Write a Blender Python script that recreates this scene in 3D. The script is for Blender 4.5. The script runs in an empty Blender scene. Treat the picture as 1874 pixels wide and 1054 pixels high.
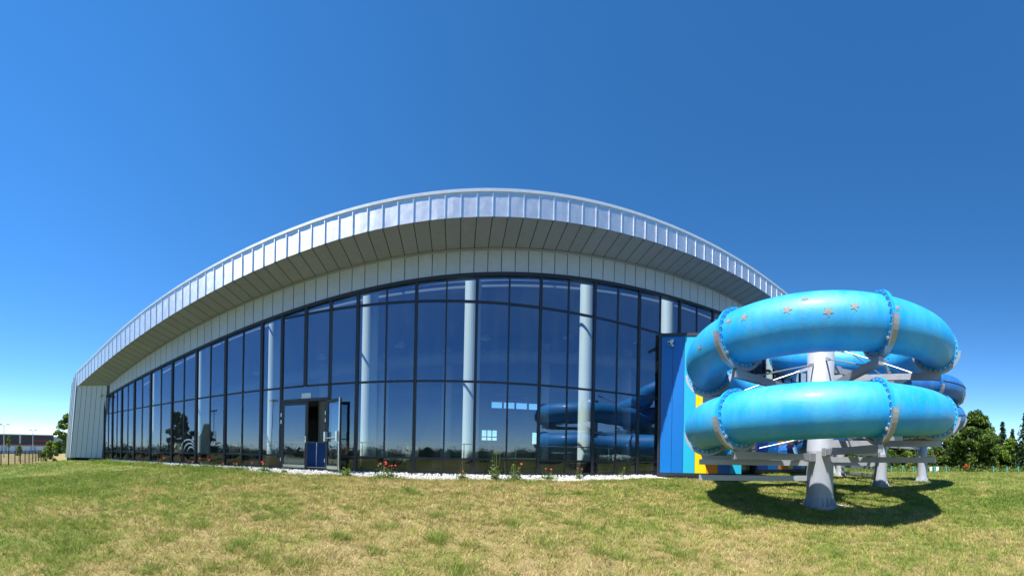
import bpy, bmesh, math, random
import numpy as np
from mathutils import Vector, Matrix
rng = np.random.default_rng(7)
random.seed(7)
S = bpy.context.scene
COL = S.collection
R_ = math.radians
# ------------------------------------------------------------------ camera
# the photograph is a stitched phone panorama: a central cylindrical lens, eye at z = 0
PXR, PX0, PY0 = 600.0, 836.0, 834.0
cam = bpy.data.cameras.new('camera')
cam.type = 'PANO'
cam.panorama_type = 'CENTRAL_CYLINDRICAL'
cam.central_cylindrical_range_u_min = -PX0 / PXR
cam.central_cylindrical_range_u_max = (1874 - PX0) / PXR
cam.central_cylindrical_range_v_min = -(1054 - PY0) / PXR
cam.central_cylindrical_range_v_max = PY0 / PXR
cam.central_cylindrical_radius = 1.0
cam.clip_start = 0.05
cam.clip_end = 5000
camo = bpy.data.objects.new('camera', cam)
COL.objects.link(camo)
ROLL = 0.020
camo.matrix_world = Matrix.Rotation(-ROLL, 4, 'Y') @ Matrix.Rotation(math.pi / 2, 4, 'X')
S.camera = camo
# ------------------------------------------------------------------ light
SUN = Vector((-0.66, -0.195, 1.0)).normalized()
w = bpy.data.worlds.new('World')
S.world = w
w.use_nodes = True
nt = w.node_tree
sky = nt.nodes.new('ShaderNodeTexSky')
sky.sky_type = 'NISHITA'
sky.sun_disc = False
sky.sun_elevation = math.asin(SUN.z)
sky.sun_rotation = math.atan2(SUN.x, SUN.y)
sky.altitude = 0
sky.air_density = 0.85
sky.dust_density = 0.0
sky.ozone_density = 3.0
bg = nt.nodes['Background']
bg.inputs['Strength'].default_value = 0.09
hs_ = nt.nodes.new('ShaderNodeHueSaturation')          # the phone's vivid rendering of a clear sky, the same over the whole dome
hs_.inputs['Saturation'].default_value = 1.28
nt.links.new(sky.outputs[0], hs_.inputs['Color'])
nt.links.new(hs_.outputs[0], bg.inputs['Color'])
sl = bpy.data.lights.new('sun', 'SUN')
sl.energy = 5.0
sl.angle = R_(0.5)
sl.color = (1.0, 0.955, 0.88)
so = bpy.data.objects.new('sun', sl)
COL.objects.link(so)
so.rotation_euler = (-SUN).to_track_quat('-Z', 'Y').to_euler()
S.view_settings.view_transform = 'Standard'
S.view_settings.look = 'None'
S.view_settings.exposure = 1.25
S.view_settings.gamma = 1.0
S.cycles.max_bounces = 10
S.cycles.transparent_max_bounces = 16
S.cycles.use_denoising = True

# ------------------------------------------------------------------ helpers
def th(px): return (px - PX0) / PXR
def at_dir(px, r): return np.array([r * math.sin(th(px)), r * math.cos(th(px))])
def onY(px, Y): return Y * math.tan(th(px))
def zpx(px, py, r): return (PY0 + PXR * ROLL * math.sin(th(px)) - py) / PXR * r

M = {}
def mat(name, col, rough=0.5, metal=0.0, spec=0.5, noise=0.0, nscale=8.0, bump=0.0, bscale=60.0, coat=0.0, emit=None, alpha_col=None):
    m = bpy.data.materials.new(name); m.use_nodes = True
    t = m.node_tree; b = t.nodes['Principled BSDF']
    b.inputs['Base Color'].default_value = (*col, 1)
    b.inputs['Roughness'].default_value = rough
    b.inputs['Metallic'].default_value = metal
    b.inputs['Specular IOR Level'].default_value = spec
    b.inputs['Coat Weight'].default_value = coat
    b.inputs['Coat Roughness'].default_value = 0.12
    geo = t.nodes.new('ShaderNodeNewGeometry')
    if noise:
        n = t.nodes.new('ShaderNodeTexNoise'); n.inputs['Scale'].default_value = nscale
        n.inputs['Detail'].default_value = 6; n.inputs['Roughness'].default_value = 0.65
        t.links.new(geo.outputs['Position'], n.inputs['Vector'])
        rp = t.nodes.new('ShaderNodeMapRange')
        rp.inputs['From Min'].default_value = 0.25; rp.inputs['From Max'].default_value = 0.75
        rp.inputs['To Min'].default_value = 1 - noise; rp.inputs['To Max'].default_value = 1 + noise
        t.links.new(n.outputs['Fac'], rp.inputs['Value'])
        oi = t.nodes.new('ShaderNodeObjectInfo')
        r2 = t.nodes.new('ShaderNodeMapRange')
        r2.inputs['To Min'].default_value = 1 - noise * .6; r2.inputs['To Max'].default_value = 1 + noise * .6
        t.links.new(oi.outputs['Random'], r2.inputs['Value'])
        mu = t.nodes.new('ShaderNodeMath'); mu.operation = 'MULTIPLY'
        t.links.new(rp.outputs[0], mu.inputs[0]); t.links.new(r2.outputs[0], mu.inputs[1])
        mx = t.nodes.new('ShaderNodeVectorMath'); mx.operation = 'SCALE'
        mx.inputs[0].default_value = col
        t.links.new(mu.outputs[0], mx.inputs['Scale'])
        t.links.new(mx.outputs[0], b.inputs['Base Color'])
        rr = t.nodes.new('ShaderNodeMapRange')
        rr.inputs['To Min'].default_value = max(0.02, rough - .1); rr.inputs['To Max'].default_value = min(1, rough + .1)
        t.links.new(n.outputs['Fac'], rr.inputs['Value']); t.links.new(rr.outputs[0], b.inputs['Roughness'])
    if bump:
        n2 = t.nodes.new('ShaderNodeTexNoise'); n2.inputs['Scale'].default_value = bscale; n2.inputs['Detail'].default_value = 4
        t.links.new(geo.outputs['Position'], n2.inputs['Vector'])
        bp = t.nodes.new('ShaderNodeBump'); bp.inputs['Strength'].default_value = bump; bp.inputs['Distance'].default_value = 0.02
        t.links.new(n2.outputs['Fac'], bp.inputs['Height']); t.links.new(bp.outputs[0], b.inputs['Normal'])
    if emit:
        b.inputs['Emission Color'].default_value = (*emit[0], 1); b.inputs['Emission Strength'].default_value = emit[1]
    M[name] = m
    return m

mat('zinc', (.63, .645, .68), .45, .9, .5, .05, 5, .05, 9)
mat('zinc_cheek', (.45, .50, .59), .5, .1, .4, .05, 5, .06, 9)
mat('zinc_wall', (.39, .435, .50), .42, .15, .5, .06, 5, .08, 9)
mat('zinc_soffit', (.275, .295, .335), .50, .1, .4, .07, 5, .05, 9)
mat('seam_dark', (.05, .055, .06), .7)
mat('alu_dark', (.022, .025, .034), .42, .3, .5, .12, 20)
mat('alu_door', (.035, .038, .048), .4, .3, .5, .12, 20)
mat('plinth', (.012, .013, .016), .8, 0, .3, .2, 12, .3, 40)
mat('steel', (.62, .62, .6), .25, .9)
mat('inside_white', (.47, .48, .475), .5)
mat('inside_wall', (.22, .24, .27), .8)
mat('inside_floor', (.10, .12, .14), .35)
mat('inside_ceiling', (.26, .27, .28), .8)
mat('inside_blue', (.02, .10, .35), .5)
mat('roofing', (.30, .31, .32), .7, 0, .3, .1, 3)
mat('panel_navy', (0.0016, 0.028, 0.208), .38, 0, .4, .04)
mat('panel_blue', (0, 0.108, 0.368), .38, 0, .4, .04)
mat('panel_cyan', (0.0096, 0.288, 0.44), .38, 0, .4, .04)
mat('panel_yellow', (.60, .42, .0), .38, 0, .4, .04) #(0.496, 0.304, 0), .38, 0, .4, .04)
mat('panel_orange', (0.6, 0.192, 0.008), .38, 0, .4, .04)
mat('panel_rust', (0.4, 0.088, 0.016), .38, 0, .4, .04)
mat('galv', (0.2805, 0.2975, 0.3272), .42, .45, .5, .10, 6, .05, 30)
mat('column_paint', (0.3145, 0.34, 0.391), .42, .15, .5, .08, 3, .06, 25)
mat('concrete', (.30, .29, .26), .9, 0, .3, .2, 8, .4, 30)
mat('bolt', (.62, .62, .60), .3, .8)
mat("star_paint", (.20, .18, .17), .7, 0, .3, .25, 20) #(0.304, 0.176, 0.104), .6, 0, .3, .15, 20)
mat('white_plastic', (.72, .72, .70), .4)
mat('black_plastic', (.02, .02, .022), .4)
mat('terracotta', (.32, .11, .04), .7, 0, .3, .15, 12)
mat('glazed_tan', (.50, .40, .22), .45, 0, .5, .12, 12)
mat('stone_white', (0.558, 0.549, 0.5265), .85, 0, .3, .15, 30, .4, 60)
mat('soil', (.10, .07, .04), .95)
mat('fence_black', (.015, .016, .018), .6)
mat('ware_dark', (.05, .05, .06), .6, .2, .4, .1, 1)
mat('ware_light', (.42, .45, .50), .6, .1, .4, .08, 1)
mat('ware_white', (.68, .70, .72), .6)
mat('ware_red', (.28, .035, .03), .6)
mat('pale_blue', (.42, .56, .66), .6, 0, .4, .08, 1)
mat('mast', (.45, .46, .48), .5, .4)
mat('bark', (.10, .075, .05), .95, 0, .2, .3, 6, .6, 20)
mat('poppy_red', (.72, .06, .015), .6)
mat('poppy_eye', (.02, .015, .02), .7)
mat('mustard_yellow', (.65, .60, .03), .6)
mat('stem_green', (.10, .16, .04), .7)
mat('teal_post', (.03, .22, .22), .6)
mat('orange_net', (.70, .14, .03), .7)
mat('roof_trim', (.72, .73, .75), .34, .5, .5, .05, 4, .04, 12)

def slide_mat(name, col, dirt):
    m = mat(name, col, .40, 0, .5, 0, 1, 0, 1, coat=.12)
    t = m.node_tree; b = t.nodes['Principled BSDF']
    geo = t.nodes.new('ShaderNodeNewGeometry')
    n = t.nodes.new('ShaderNodeTexNoise'); n.inputs['Scale'].default_value = 1.4; n.inputs['Detail'].default_value = 8; n.inputs['Roughness'].default_value = .7
    mp = t.nodes.new('ShaderNodeMapping'); mp.inputs['Scale'].default_value = (1, 1, .35)
    t.links.new(geo.outputs['Position'], mp.inputs[0]); t.links.new(mp.outputs[0], n.inputs['Vector'])
    cr = t.nodes.new('ShaderNodeValToRGB')
    cr.color_ramp.elements[0].position = .42; cr.color_ramp.elements[0].color = (*col, 1)
    cr.color_ramp.elements[1].position = .78; cr.color_ramp.elements[1].color = (*dirt, 1)
    t.links.new(n.outputs['Fac'], cr.inputs[0]); t.links.new(cr.outputs[0], b.inputs['Base Color'])
    n3 = t.nodes.new('ShaderNodeTexNoise'); n3.inputs['Scale'].default_value = 9; n3.inputs['Detail'].default_value = 5
    mp3 = t.nodes.new('ShaderNodeMapping'); mp3.inputs['Scale'].default_value = (1, 1, .12)
    t.links.new(geo.outputs['Position'], mp3.inputs[0]); t.links.new(mp3.outputs[0], n3.inputs['Vector'])
    m3 = t.nodes.new('ShaderNodeMapRange'); m3.inputs['From Min'].default_value = .52; m3.inputs['From Max'].default_value = .75; m3.inputs['To Max'].default_value = .35
    t.links.new(n3.outputs['Fac'], m3.inputs['Value'])
    mg3 = t.nodes.new('ShaderNodeMix'); mg3.data_type = 'RGBA'; mg3.inputs['B'].default_value = (.10, .17, .22, 1)
    t.links.new(m3.outputs[0], mg3.inputs['Factor']); t.links.new(cr.outputs[0], mg3.inputs['A']); t.links.new(mg3.outputs['Result'], b.inputs['Base Color'])
    n2 = t.nodes.new('ShaderNodeTexNoise'); n2.inputs['Scale'].default_value = 16; n2.inputs['Detail'].default_value = 3
    t.links.new(geo.outputs['Position'], n2.inputs['Vector'])
    bp = t.nodes.new('ShaderNodeBump'); bp.inputs['Strength'].default_value = .12; bp.inputs['Distance'].default_value = .02
    t.links.new(n2.outputs['Fac'], bp.inputs['Height']); t.links.new(bp.outputs[0], b.inputs['Normal'])
    t.links.new(bp.outputs[0], b.inputs['Coat Normal'])
    mr = t.nodes.new('ShaderNodeMapRange'); mr.inputs['To Min'].default_value = .42; mr.inputs['To Max'].default_value = .64
    t.links.new(n.outputs['Fac'], mr.inputs['Value']); t.links.new(mr.outputs[0], b.inputs['Roughness'])
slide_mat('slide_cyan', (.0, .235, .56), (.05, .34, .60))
slide_mat('slide_shaded', (.002, .085, .33), (.02, .13, .33))  # tubes of the farther slide, with their shade put into the colour
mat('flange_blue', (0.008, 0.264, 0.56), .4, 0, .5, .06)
mat('flange_shaded', (0.004, 0.128, 0.384), .4, 0, .5, .06)  # flange colour darkened to stand for shade on the farther slide

def glass_mat(name, tint, refl, trans, base_r):
    m = bpy.data.materials.new(name); m.use_nodes = True
    t = m.node_tree; t.nodes.clear()
    out = t.nodes.new('ShaderNodeOutputMaterial')
    tr = t.nodes.new('ShaderNodeBsdfTransparent'); tr.inputs['Color'].default_value = (*trans, 1)
    gl = t.nodes.new('ShaderNodeBsdfGlossy'); gl.inputs['Color'].default_value = (*refl, 1); gl.inputs['Roughness'].default_value = .0
    lw = t.nodes.new('ShaderNodeFresnel'); lw.inputs['IOR'].default_value = 1.5
    mr = t.nodes.new('ShaderNodeMapRange'); mr.inputs['To Min'].default_value = base_r; mr.inputs['To Max'].default_value = 1.0
    t.links.new(lw.outputs[0], mr.inputs['Value'])
    geo = t.nodes.new('ShaderNodeNewGeometry')
    n2 = t.nodes.new('ShaderNodeTexNoise'); n2.inputs['Scale'].default_value = .9; n2.inputs['Detail'].default_value = 1
    t.links.new(geo.outputs['Position'], n2.inputs['Vector'])
    bp = t.nodes.new('ShaderNodeBump'); bp.inputs['Strength'].default_value = .035; bp.inputs['Distance'].default_value = .1
    t.links.new(n2.outputs['Fac'], bp.inputs['Height']); t.links.new(bp.outputs[0], gl.inputs['Normal'])
    mx = t.nodes.new('ShaderNodeMixShader')
    t.links.new(mr.outputs[0], mx.inputs[0]); t.links.new(tr.outputs[0], mx.inputs[1]); t.links.new(gl.outputs[0], mx.inputs[2])
    df = t.nodes.new('ShaderNodeBsdfDiffuse'); df.inputs['Color'].default_value = (.5, .5, .48, 1)
    mp = t.nodes.new('ShaderNodeMapping'); mp.inputs['Scale'].default_value = (1, 1, .25); t.links.new(geo.outputs['Position'], mp.inputs[0])
    n5 = t.nodes.new('ShaderNodeTexNoise'); n5.inputs['Scale'].default_value = 3.5; n5.inputs['Detail'].default_value = 6; t.links.new(mp.outputs[0], n5.inputs['Vector'])
    m5 = t.nodes.new('ShaderNodeMapRange'); m5.inputs['From Min'].default_value = .45; m5.inputs['From Max'].default_value = .8; m5.inputs['To Min'].default_value = .004; m5.inputs['To Max'].default_value = .07
    t.links.new(n5.outputs['Fac'], m5.inputs['Value'])
    mx5 = t.nodes.new('ShaderNodeMixShader'); t.links.new(m5.outputs[0], mx5.inputs[0]); t.links.new(mx.outputs[0], mx5.inputs[1]); t.links.new(df.outputs[0], mx5.inputs[2])
    t.links.new(mx5.outputs[0], out.inputs['Surface'])
    M[name] = m
glass_mat('glass', None, (.50, .66, .95), (.58, .76, .78), .18)
glass_mat('glass_low', None, (.30, .34, .33), (.05, .06, .055), .16)

def leaf_mat(name, cols, trans=.35):
    m = bpy.data.materials.new(name); m.use_nodes = True
    t = m.node_tree; b = t.nodes['Principled BSDF']; out = t.nodes['Material Output']
    b.inputs['Roughness'].default_value = .55; b.inputs['Specular IOR Level'].default_value = .25
    a = t.nodes.new('ShaderNodeAttribute'); a.attribute_name = 'rnd'
    cr = t.nodes.new('ShaderNodeValToRGB')
    els = cr.color_ramp.elements
    for i, c in enumerate(cols):
        p = i / (len(cols) - 1)
        e = els[i] if i < 2 and len(cols) == 2 else (els[0] if i == 0 else (els[-1] if i == len(cols) - 1 else els.new(p)))
        e.position = p; e.color = (*c, 1)
    t.links.new(a.outputs['Fac'], cr.inputs[0]); t.links.new(cr.outputs[0], b.inputs['Base Color'])
    tl = t.nodes.new('ShaderNodeBsdfTranslucent'); t.links.new(cr.outputs[0], tl.inputs['Color'])
    mx = t.nodes.new('ShaderNodeMixShader'); mx.inputs[0].default_value = trans
    t.links.new(b.outputs[0], mx.inputs[1]); t.links.new(tl.outputs[0], mx.inputs[2]); t.links.new(mx.outputs[0], out.inputs['Surface'])
    M[name] = m
leaf_mat('leaf_maple', [(.03, .06, .012), (.07, .125, .02), (.14, .21, .035)])
leaf_mat('leaf_dark', [(.012, .032, .012), (.028, .06, .02), (.05, .09, .025)], .2)
leaf_mat('leaf_light', [(.06, .12, .015), (.13, .21, .025), (.22, .30, .04)])
leaf_mat('leaf_weed', [(.06, .10, .025), (.12, .18, .04), (.22, .28, .08)])
leaf_mat('leaf_gold', [(.20, .20, .02), (.35, .32, .03)])
leaf_mat('leaf_dry', [(.16, .13, .05), (.24, .2, .08)])

def grass_nodes(t):
    """patchy lawn colour from world position: straw and green"""
    geo = t.nodes.new('ShaderNodeNewGeometry')
    def noise(sc, det, ro=.6):
        n = t.nodes.new('ShaderNodeTexNoise'); n.inputs['Scale'].default_value = sc; n.inputs['Detail'].default_value = det
        n.inputs['Roughness'].default_value = ro; t.links.new(geo.outputs['Position'], n.inputs['Vector']); return n
    n1 = noise(.55, 7, .75); n2 = noise(4.5, 6, .75)
    sx = t.nodes.new('ShaderNodeSeparateXYZ'); t.links.new(geo.outputs['Position'], sx.inputs[0])
    # greener on the left part of the lawn, driest before the door, in between on the right
    ramp = t.nodes.new('ShaderNodeValToRGB')
    mr = t.nodes.new('ShaderNodeMapRange'); mr.inputs['From Min'].default_value = -14; mr.inputs['From Max'].default_value = 14
    t.links.new(sx.outputs['X'], mr.inputs['Value']); t.links.new(mr.outputs[0], ramp.inputs[0])
    e = ramp.color_ramp.elements
    e[0].position = .0; e[0].color = (.19, .19, .19, 1)
    e[1].position = 1; e[1].color = (.16, .16, .16, 1)
    for p, v in ((.25, .15), (.36, .06), (.43, .0), (.5, -.0), (.58, .02), (.66, .08), (.75, .11), (.85, .14)):
        k = e.new(p); k.color = (max(v, 0), max(v, 0), max(v, 0), 1)
    ad = t.nodes.new('ShaderNodeMath'); ad.operation = 'MULTIPLY_ADD'; ad.inputs[1].default_value = .5
    t.links.new(n2.outputs['Fac'], ad.inputs[0]); t.links.new(n1.outputs['Fac'], ad.inputs[2])
    ad2 = t.nodes.new('ShaderNodeMath'); ad2.operation = 'ADD'
    t.links.new(ad.outputs[0], ad2.inputs[0]); t.links.new(ramp.outputs[0], ad2.inputs[1])
    fd = t.nodes.new('ShaderNodeMapRange'); fd.inputs['From Min'].default_value = -23; fd.inputs['From Max'].default_value = -27; fd.inputs['To Max'].default_value = -.22
    t.links.new(sx.outputs['X'], fd.inputs['Value'])
    ad3 = t.nodes.new('ShaderNodeMath'); ad3.operation = 'ADD'; t.links.new(ad2.outputs[0], ad3.inputs[0]); t.links.new(fd.outputs[0], ad3.inputs[1]); ad2 = ad3
    cr = t.nodes.new('ShaderNodeValToRGB'); c = cr.color_ramp.elements
    c[0].position = .60; c[0].color = (.43, .335, .165, 1)
    c[1].position = 1.0; c[1].color = (.14, .20, .036, 1)
    k = c.new(.76); k.color = (.375, .315, .125, 1)
    k = c.new(.88); k.color = (.25, .265, .07, 1)
    t.links.new(ad2.outputs[0], cr.inputs[0])
    return geo, cr
m = bpy.data.materials.new('lawn'); m.use_nodes = True; t = m.node_tree; b = t.nodes['Principled BSDF']
geo, cr = grass_nodes(t)
n = t.nodes.new('ShaderNodeTexNoise'); n.inputs['Scale'].default_value = 38; n.inputs['Detail'].default_value = 5; n.inputs['Roughness'].default_value = .75
t.links.new(geo.outputs['Position'], n.inputs['Vector'])
mr = t.nodes.new('ShaderNodeMapRange'); mr.inputs['From Min'].default_value = .3; mr.inputs['From Max'].default_value = .7; mr.inputs['To Min'].default_value = .18; mr.inputs['To Max'].default_value = .95
t.links.new(n.outputs['Fac'], mr.inputs['Value'])
vm = t.nodes.new('ShaderNodeVectorMath'); vm.operation = 'SCALE'
t.links.new(cr.outputs[0], vm.inputs[0]); t.links.new(mr.outputs[0], vm.inputs['Scale']); t.links.new(vm.outputs[0], b.inputs['Base Color'])
b.inputs['Roughness'].default_value = .95; b.inputs['Specular IOR Level'].default_value = .1
bp = t.nodes.new('ShaderNodeBump'); bp.inputs['Strength'].default_value = .7; bp.inputs['Distance'].default_value = .03
t.links.new(n.outputs['Fac'], bp.inputs['Height']); t.links.new(bp.outputs[0], b.inputs['Normal'])
M['lawn'] = m
m = bpy.data.materials.new('grass_blade'); m.use_nodes = True; t = m.node_tree; b = t.nodes['Principled BSDF']; out = t.nodes['Material Output']
geo, cr = grass_nodes(t)
a = t.nodes.new('ShaderNodeAttribute'); a.attribute_name = 'rnd'
mr = t.nodes.new('ShaderNodeMapRange'); mr.inputs['To Min'].default_value = .35; mr.inputs['To Max'].default_value = 1.9
t.links.new(a.outputs['Fac'], mr.inputs['Value'])
vm = t.nodes.new('ShaderNodeVectorMath'); vm.operation = 'SCALE'
t.links.new(cr.outputs[0], vm.inputs[0]); t.links.new(mr.outputs[0], vm.inputs['Scale'])
a2 = t.nodes.new('ShaderNodeAttribute'); a2.attribute_name = 'green'
mg = t.nodes.new('ShaderNodeMix'); mg.data_type = 'RGBA'; mg.inputs['B'].default_value = (.17, .26, .04, 1)
t.links.new(a2.outputs['Fac'], mg.inputs['Factor']); t.links.new(vm.outputs[0], mg.inputs['A'])
t.links.new(mg.outputs['Result'], b.inputs['Base Color'])
b.inputs['Roughness'].default_value = .6; b.inputs['Specular IOR Level'].default_value = .2
tl = t.nodes.new('ShaderNodeBsdfTranslucent'); t.links.new(mg.outputs['Result'], tl.inputs['Color'])
mx = t.nodes.new('ShaderNodeMixShader'); mx.inputs[0].default_value = .45
t.links.new(b.outputs[0], mx.inputs[1]); t.links.new(tl.outputs[0], mx.inputs[2]); t.links.new(mx.outputs[0], out.inputs['Surface'])
M['grass_blade'] = m

# ---------- objects: world coordinates are baked in the meshes, roots stand at the thing's base
def root(name, loc, label, cat, group=None):
    o = bpy.data.objects.new(name, None); COL.objects.link(o)
    o.empty_display_size = .2
    o.location = loc; o['label'] = label; o['category'] = cat
    if group: o['group'] = group
    return o
def link(name, me, mt, parent=None):
    o = bpy.data.objects.new(name, me); COL.objects.link(o)
    if mt and not me.materials: me.materials.append(M[mt])
    if parent is not None:
        o.parent = parent
        if parent.type == 'EMPTY': o.location = -parent.location
    return o
def mk(name, v, f, mt, parent=None, smooth=False):
    me = bpy.data.meshes.new(name); me.from_pydata([tuple(p) for p in v], [], [tuple(q) for q in f]); me.update()
    if smooth:
        me.polygons.foreach_set('use_smooth', [True] * len(me.polygons))
    return link(name, me, mt, parent)
class B:
    def __init__(s): s.v = []; s.f = []
    def add(s, v, f):
        n = len(s.v); s.v += [tuple(p) for p in v]; s.f += [tuple(i + n for i in q) for q in f]; return s
    def hexa(s, p):  # 8 points: bottom ring 0-3, top ring 4-7
        return s.add(p, [(3, 2, 1, 0), (4, 5, 6, 7), (0, 1, 5, 4), (1, 2, 6, 5), (2, 3, 7, 6), (3, 0, 4, 7)])
    def box(s, a, b):
        (x0, y0, z0), (x1, y1, z1) = a, b
        return s.hexa([(x0, y0, z0), (x1, y0, z0), (x1, y1, z0), (x0, y1, z0), (x0, y0, z1), (x1, y0, z1), (x1, y1, z1), (x0, y1, z1)])
    def beam(s, a, b, w, h, up=(0, 0, 1)):
        a = Vector(a); b = Vector(b); d = (b - a).normalized(); u = Vector(up)
        if abs(d.dot(u)) > .98: u = Vector((1, 0, 0))
        r = d.cross(u).normalized() * w / 2; u = r.cross(d).normalized() * h / 2
        return s.hexa([a - r - u, a + r - u, b + r - u, b - r - u, a - r + u, a + r + u, b + r + u, b - r + u])
    def cyl(s, a, b, r0, r1=None, n=12, caps=True):
        r1 = r0 if r1 is None else r1
        a = Vector(a); b = Vector(b); d = (b - a).normalized(); u = Vector((0, 0, 1)) if abs(d.z) < .95 else Vector((1, 0, 0))
        x = d.cross(u).normalized(); y = d.cross(x)
        v = []
        for c, r in ((a, r0), (b, r1)):
            for i in range(n):
                q = 2 * math.pi * i / n; v.append(c + (x * math.cos(q) + y * math.sin(q)) * r)
        f = [(i, (i + 1) % n, n + (i + 1) % n, n + i) for i in range(n)]
        if caps: f += [tuple(range(n - 1, -1, -1)), tuple(range(n, 2 * n))]
        return s.add(v, f)
    def lathe(s, c, prof, n=20):
        v = []; f = []
        for (r, z) in prof:
            for i in range(n):
                q = 2 * math.pi * i / n; v.append((c[0] + r * math.cos(q), c[1] + r * math.sin(q), c[2] + z))
        for k in range(len(prof) - 1):
            for i in range(n):
                j = (i + 1) % n; f.append((k * n + i, k * n + j, (k + 1) * n + j, (k + 1) * n + i))
        return s.add(v, f)
    def mk(s, name, mt, parent=None, smooth=False): return mk(name, s.v, s.f, mt, parent, smooth)
def npmesh(name, v, nper, mt, parent=None, attrs=None):
    """v: (N*nper,3) loose polygons of nper corners"""
    n = len(v); me = bpy.data.meshes.new(name)
    me.vertices.add(n); me.vertices.foreach_set('co', np.asarray(v, dtype=np.float32).ravel())
    me.loops.add(n); me.loops.foreach_set('vertex_index', np.arange(n, dtype=np.int32))
    me.polygons.add(n // nper); me.polygons.foreach_set('loop_start', np.arange(0, n, nper, dtype=np.int32))
    try: me.polygons.foreach_set('loop_total', np.full(n // nper, nper, dtype=np.int32))
    except Exception: pass
    for k, a in (attrs or {}).items():
        at = me.attributes.new(k, 'FLOAT', 'POINT'); at.data.foreach_set('value', np.asarray(a, dtype=np.float32))
    me.update(calc_edges=True)
    return link(name, me, mt, parent)
def leaves(name, C, size, mt, parent, up=.3, shade=None):
    """diamond leaves at points C"""
    n = len(C); nr = rng.normal(size=(n, 3)); nr[:, 2] = np.abs(nr[:, 2]) + up
    nr /= np.linalg.norm(nr, axis=1)[:, None]
    a = rng.normal(size=(n, 3)); u = np.cross(nr, a); u /= np.linalg.norm(u, axis=1)[:, None]; v = np.cross(nr, u)
    s = size * rng.uniform(.6, 1.4, (n, 1))
    q = np.stack([C - u * s, C - v * s * .55, C + u * s, C + v * s * .55], 1).reshape(-1, 3)
    rn = rng.uniform(0, 1, n) if shade is None else np.clip(shade + rng.normal(0, .18, n), 0, 1)
    return npmesh(name, q, 4, mt, parent, {'rnd': np.repeat(rn, 4)})

# ------------------------------------------------------------------ ground
def sm(a, b, x):
    t_ = np.clip((x - a) / (b - a), 0, 1); return t_ * t_ * (3 - 2 * t_)
def ground_z(x, y):
    x = np.asarray(x, float); y = np.asarray(y, float)
    g = -.66 - .085 * np.clip(10.3 - y, 0, 18)
    far = np.clip(-y, 0, 40)
    g = np.maximum(g, -1.75 - .006 * far)
    k = sm(9, 16, x); g = g * (1 - k) + np.maximum(g, -1.02) * k
    k2 = sm(15, 28, x); g = g * (1 - k2) - 1.03 * k2
    kl = sm(-20.5, -27, x) if False else 1 - sm(-27, -21.5, x)
    g = g * (1 - kl) - 1.62 * kl
    r = np.hypot(x, y)
    g = g + .10 * np.exp(-((x - 7.4)**2 + (y - 3.7)**2) / 10)
    g = g + .018 * np.sin(x * 1.7 + 1.3 * np.sin(y * 1.1)) * np.sin(y * 1.9 + .7) * (1 - sm(7.5, 9, y)) * (r < 60)
    return g
NA, NR = 360, 150
rr = np.concatenate([[0], np.geomspace(.4, 900, NR)])
aa = np.linspace(0, 2 * np.pi, NA, endpoint=False)
vx = [(0, 0)]; 
for r in rr[1:]:
    for q in aa: vx.append((r * math.sin(q), r * math.cos(q)))
vx = np.array(vx); vz = ground_z(vx[:, 0], vx[:, 1])
fs = [(0, 1 + (i + 1) % NA, 1 + i) for i in range(NA)]
for k in range(NR - 1):
    o_ = 1 + k * NA
    fs += [(o_ + i, o_ + (i + 1) % NA, o_ + NA + (i + 1) % NA, o_ + NA + i) for i in range(NA)]
g = mk('ground', np.column_stack([vx, vz]), fs, 'lawn', None, True)
g['kind'] = 'structure'; g['label'] = 'dry patchy lawn sloping up to the pool hall'; g['category'] = 'lawn'

# ------------------------------------------------------------------ the pool hall
YG, YF = 10.40, 9.02                      # glass plane, fascia plane
def curve(D, pts, deg):
    p = np.array(pts, float); tt = (p[:, 0] - PX0) / PXR
    X = D * np.tan(tt); z = (PY0 + PXR * ROLL * np.sin(tt) - p[:, 1]) / PXR * D / np.cos(tt)
    c = np.polyfit(X, z, deg); xm = X.max(); xn = X.min()
    return lambda x: np.polyval(c, np.clip(x, xn, xm)) + .085 * (np.maximum(np.asarray(x) - xm, 0) + np.minimum(np.asarray(x) - xn, 0))
ftop = curve(YF, [(139,681),(180.5,640),(300,542),(362.6,500.5),(404,477.6),(475,440),(538,415),(614,390),(650,379),(746,360),(866,346.8),(926,346.3),(1025,353.5),(1100,368.4),(1170,385),(1266,429.6),(1346,470),(1399,505),(1447,543)], 6)
fbot = curve(YF, [(141,707),(182.6,671),(222,640),(300,585),(358.5,548.6),(408.6,521.4),(467,494.7),(528,468),(579,452.5),(634,436),(1080,413),(1168,431),(1250,459),(1306,483.5),(1375,521),(1420,550)], 5)
soff = curve(YG, [(203,702),(300,631),(340,610),(404,576),(500,532),(543,519),(599,501.5),(663,485),(700,478.5),(758,468),(902,456),(962,457),(1060,463.7),(1129,477),(1177,487.7),(1204,496),(1256,512.7),(1359,558)], 5)
head = curve(YG, [(192,727.7),(224,711),(249.4,696.4),(276.6,683),(300,671),(360.5,640.4),(412.7,616.4),(479.5,590),(559,564),(655,539),(700,527.6),(758,519.6),(867,507.6),(928.5,505),(986,507.6),(1046,511),(1131,523),(1204,539),(1260,554.5),(1319,576.5)], 4)
XL, XR = -18.9, 22.0
XFL = -20.7
Z_BASE, Z_SILL, Z_MID, Z_UP = -.57, -.10, 2.36, 4.90
hall = root('pool_hall', (0, 14, -.66), 'long swimming pool hall with a tall glass front and silver metal roof edge', 'building')

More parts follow.
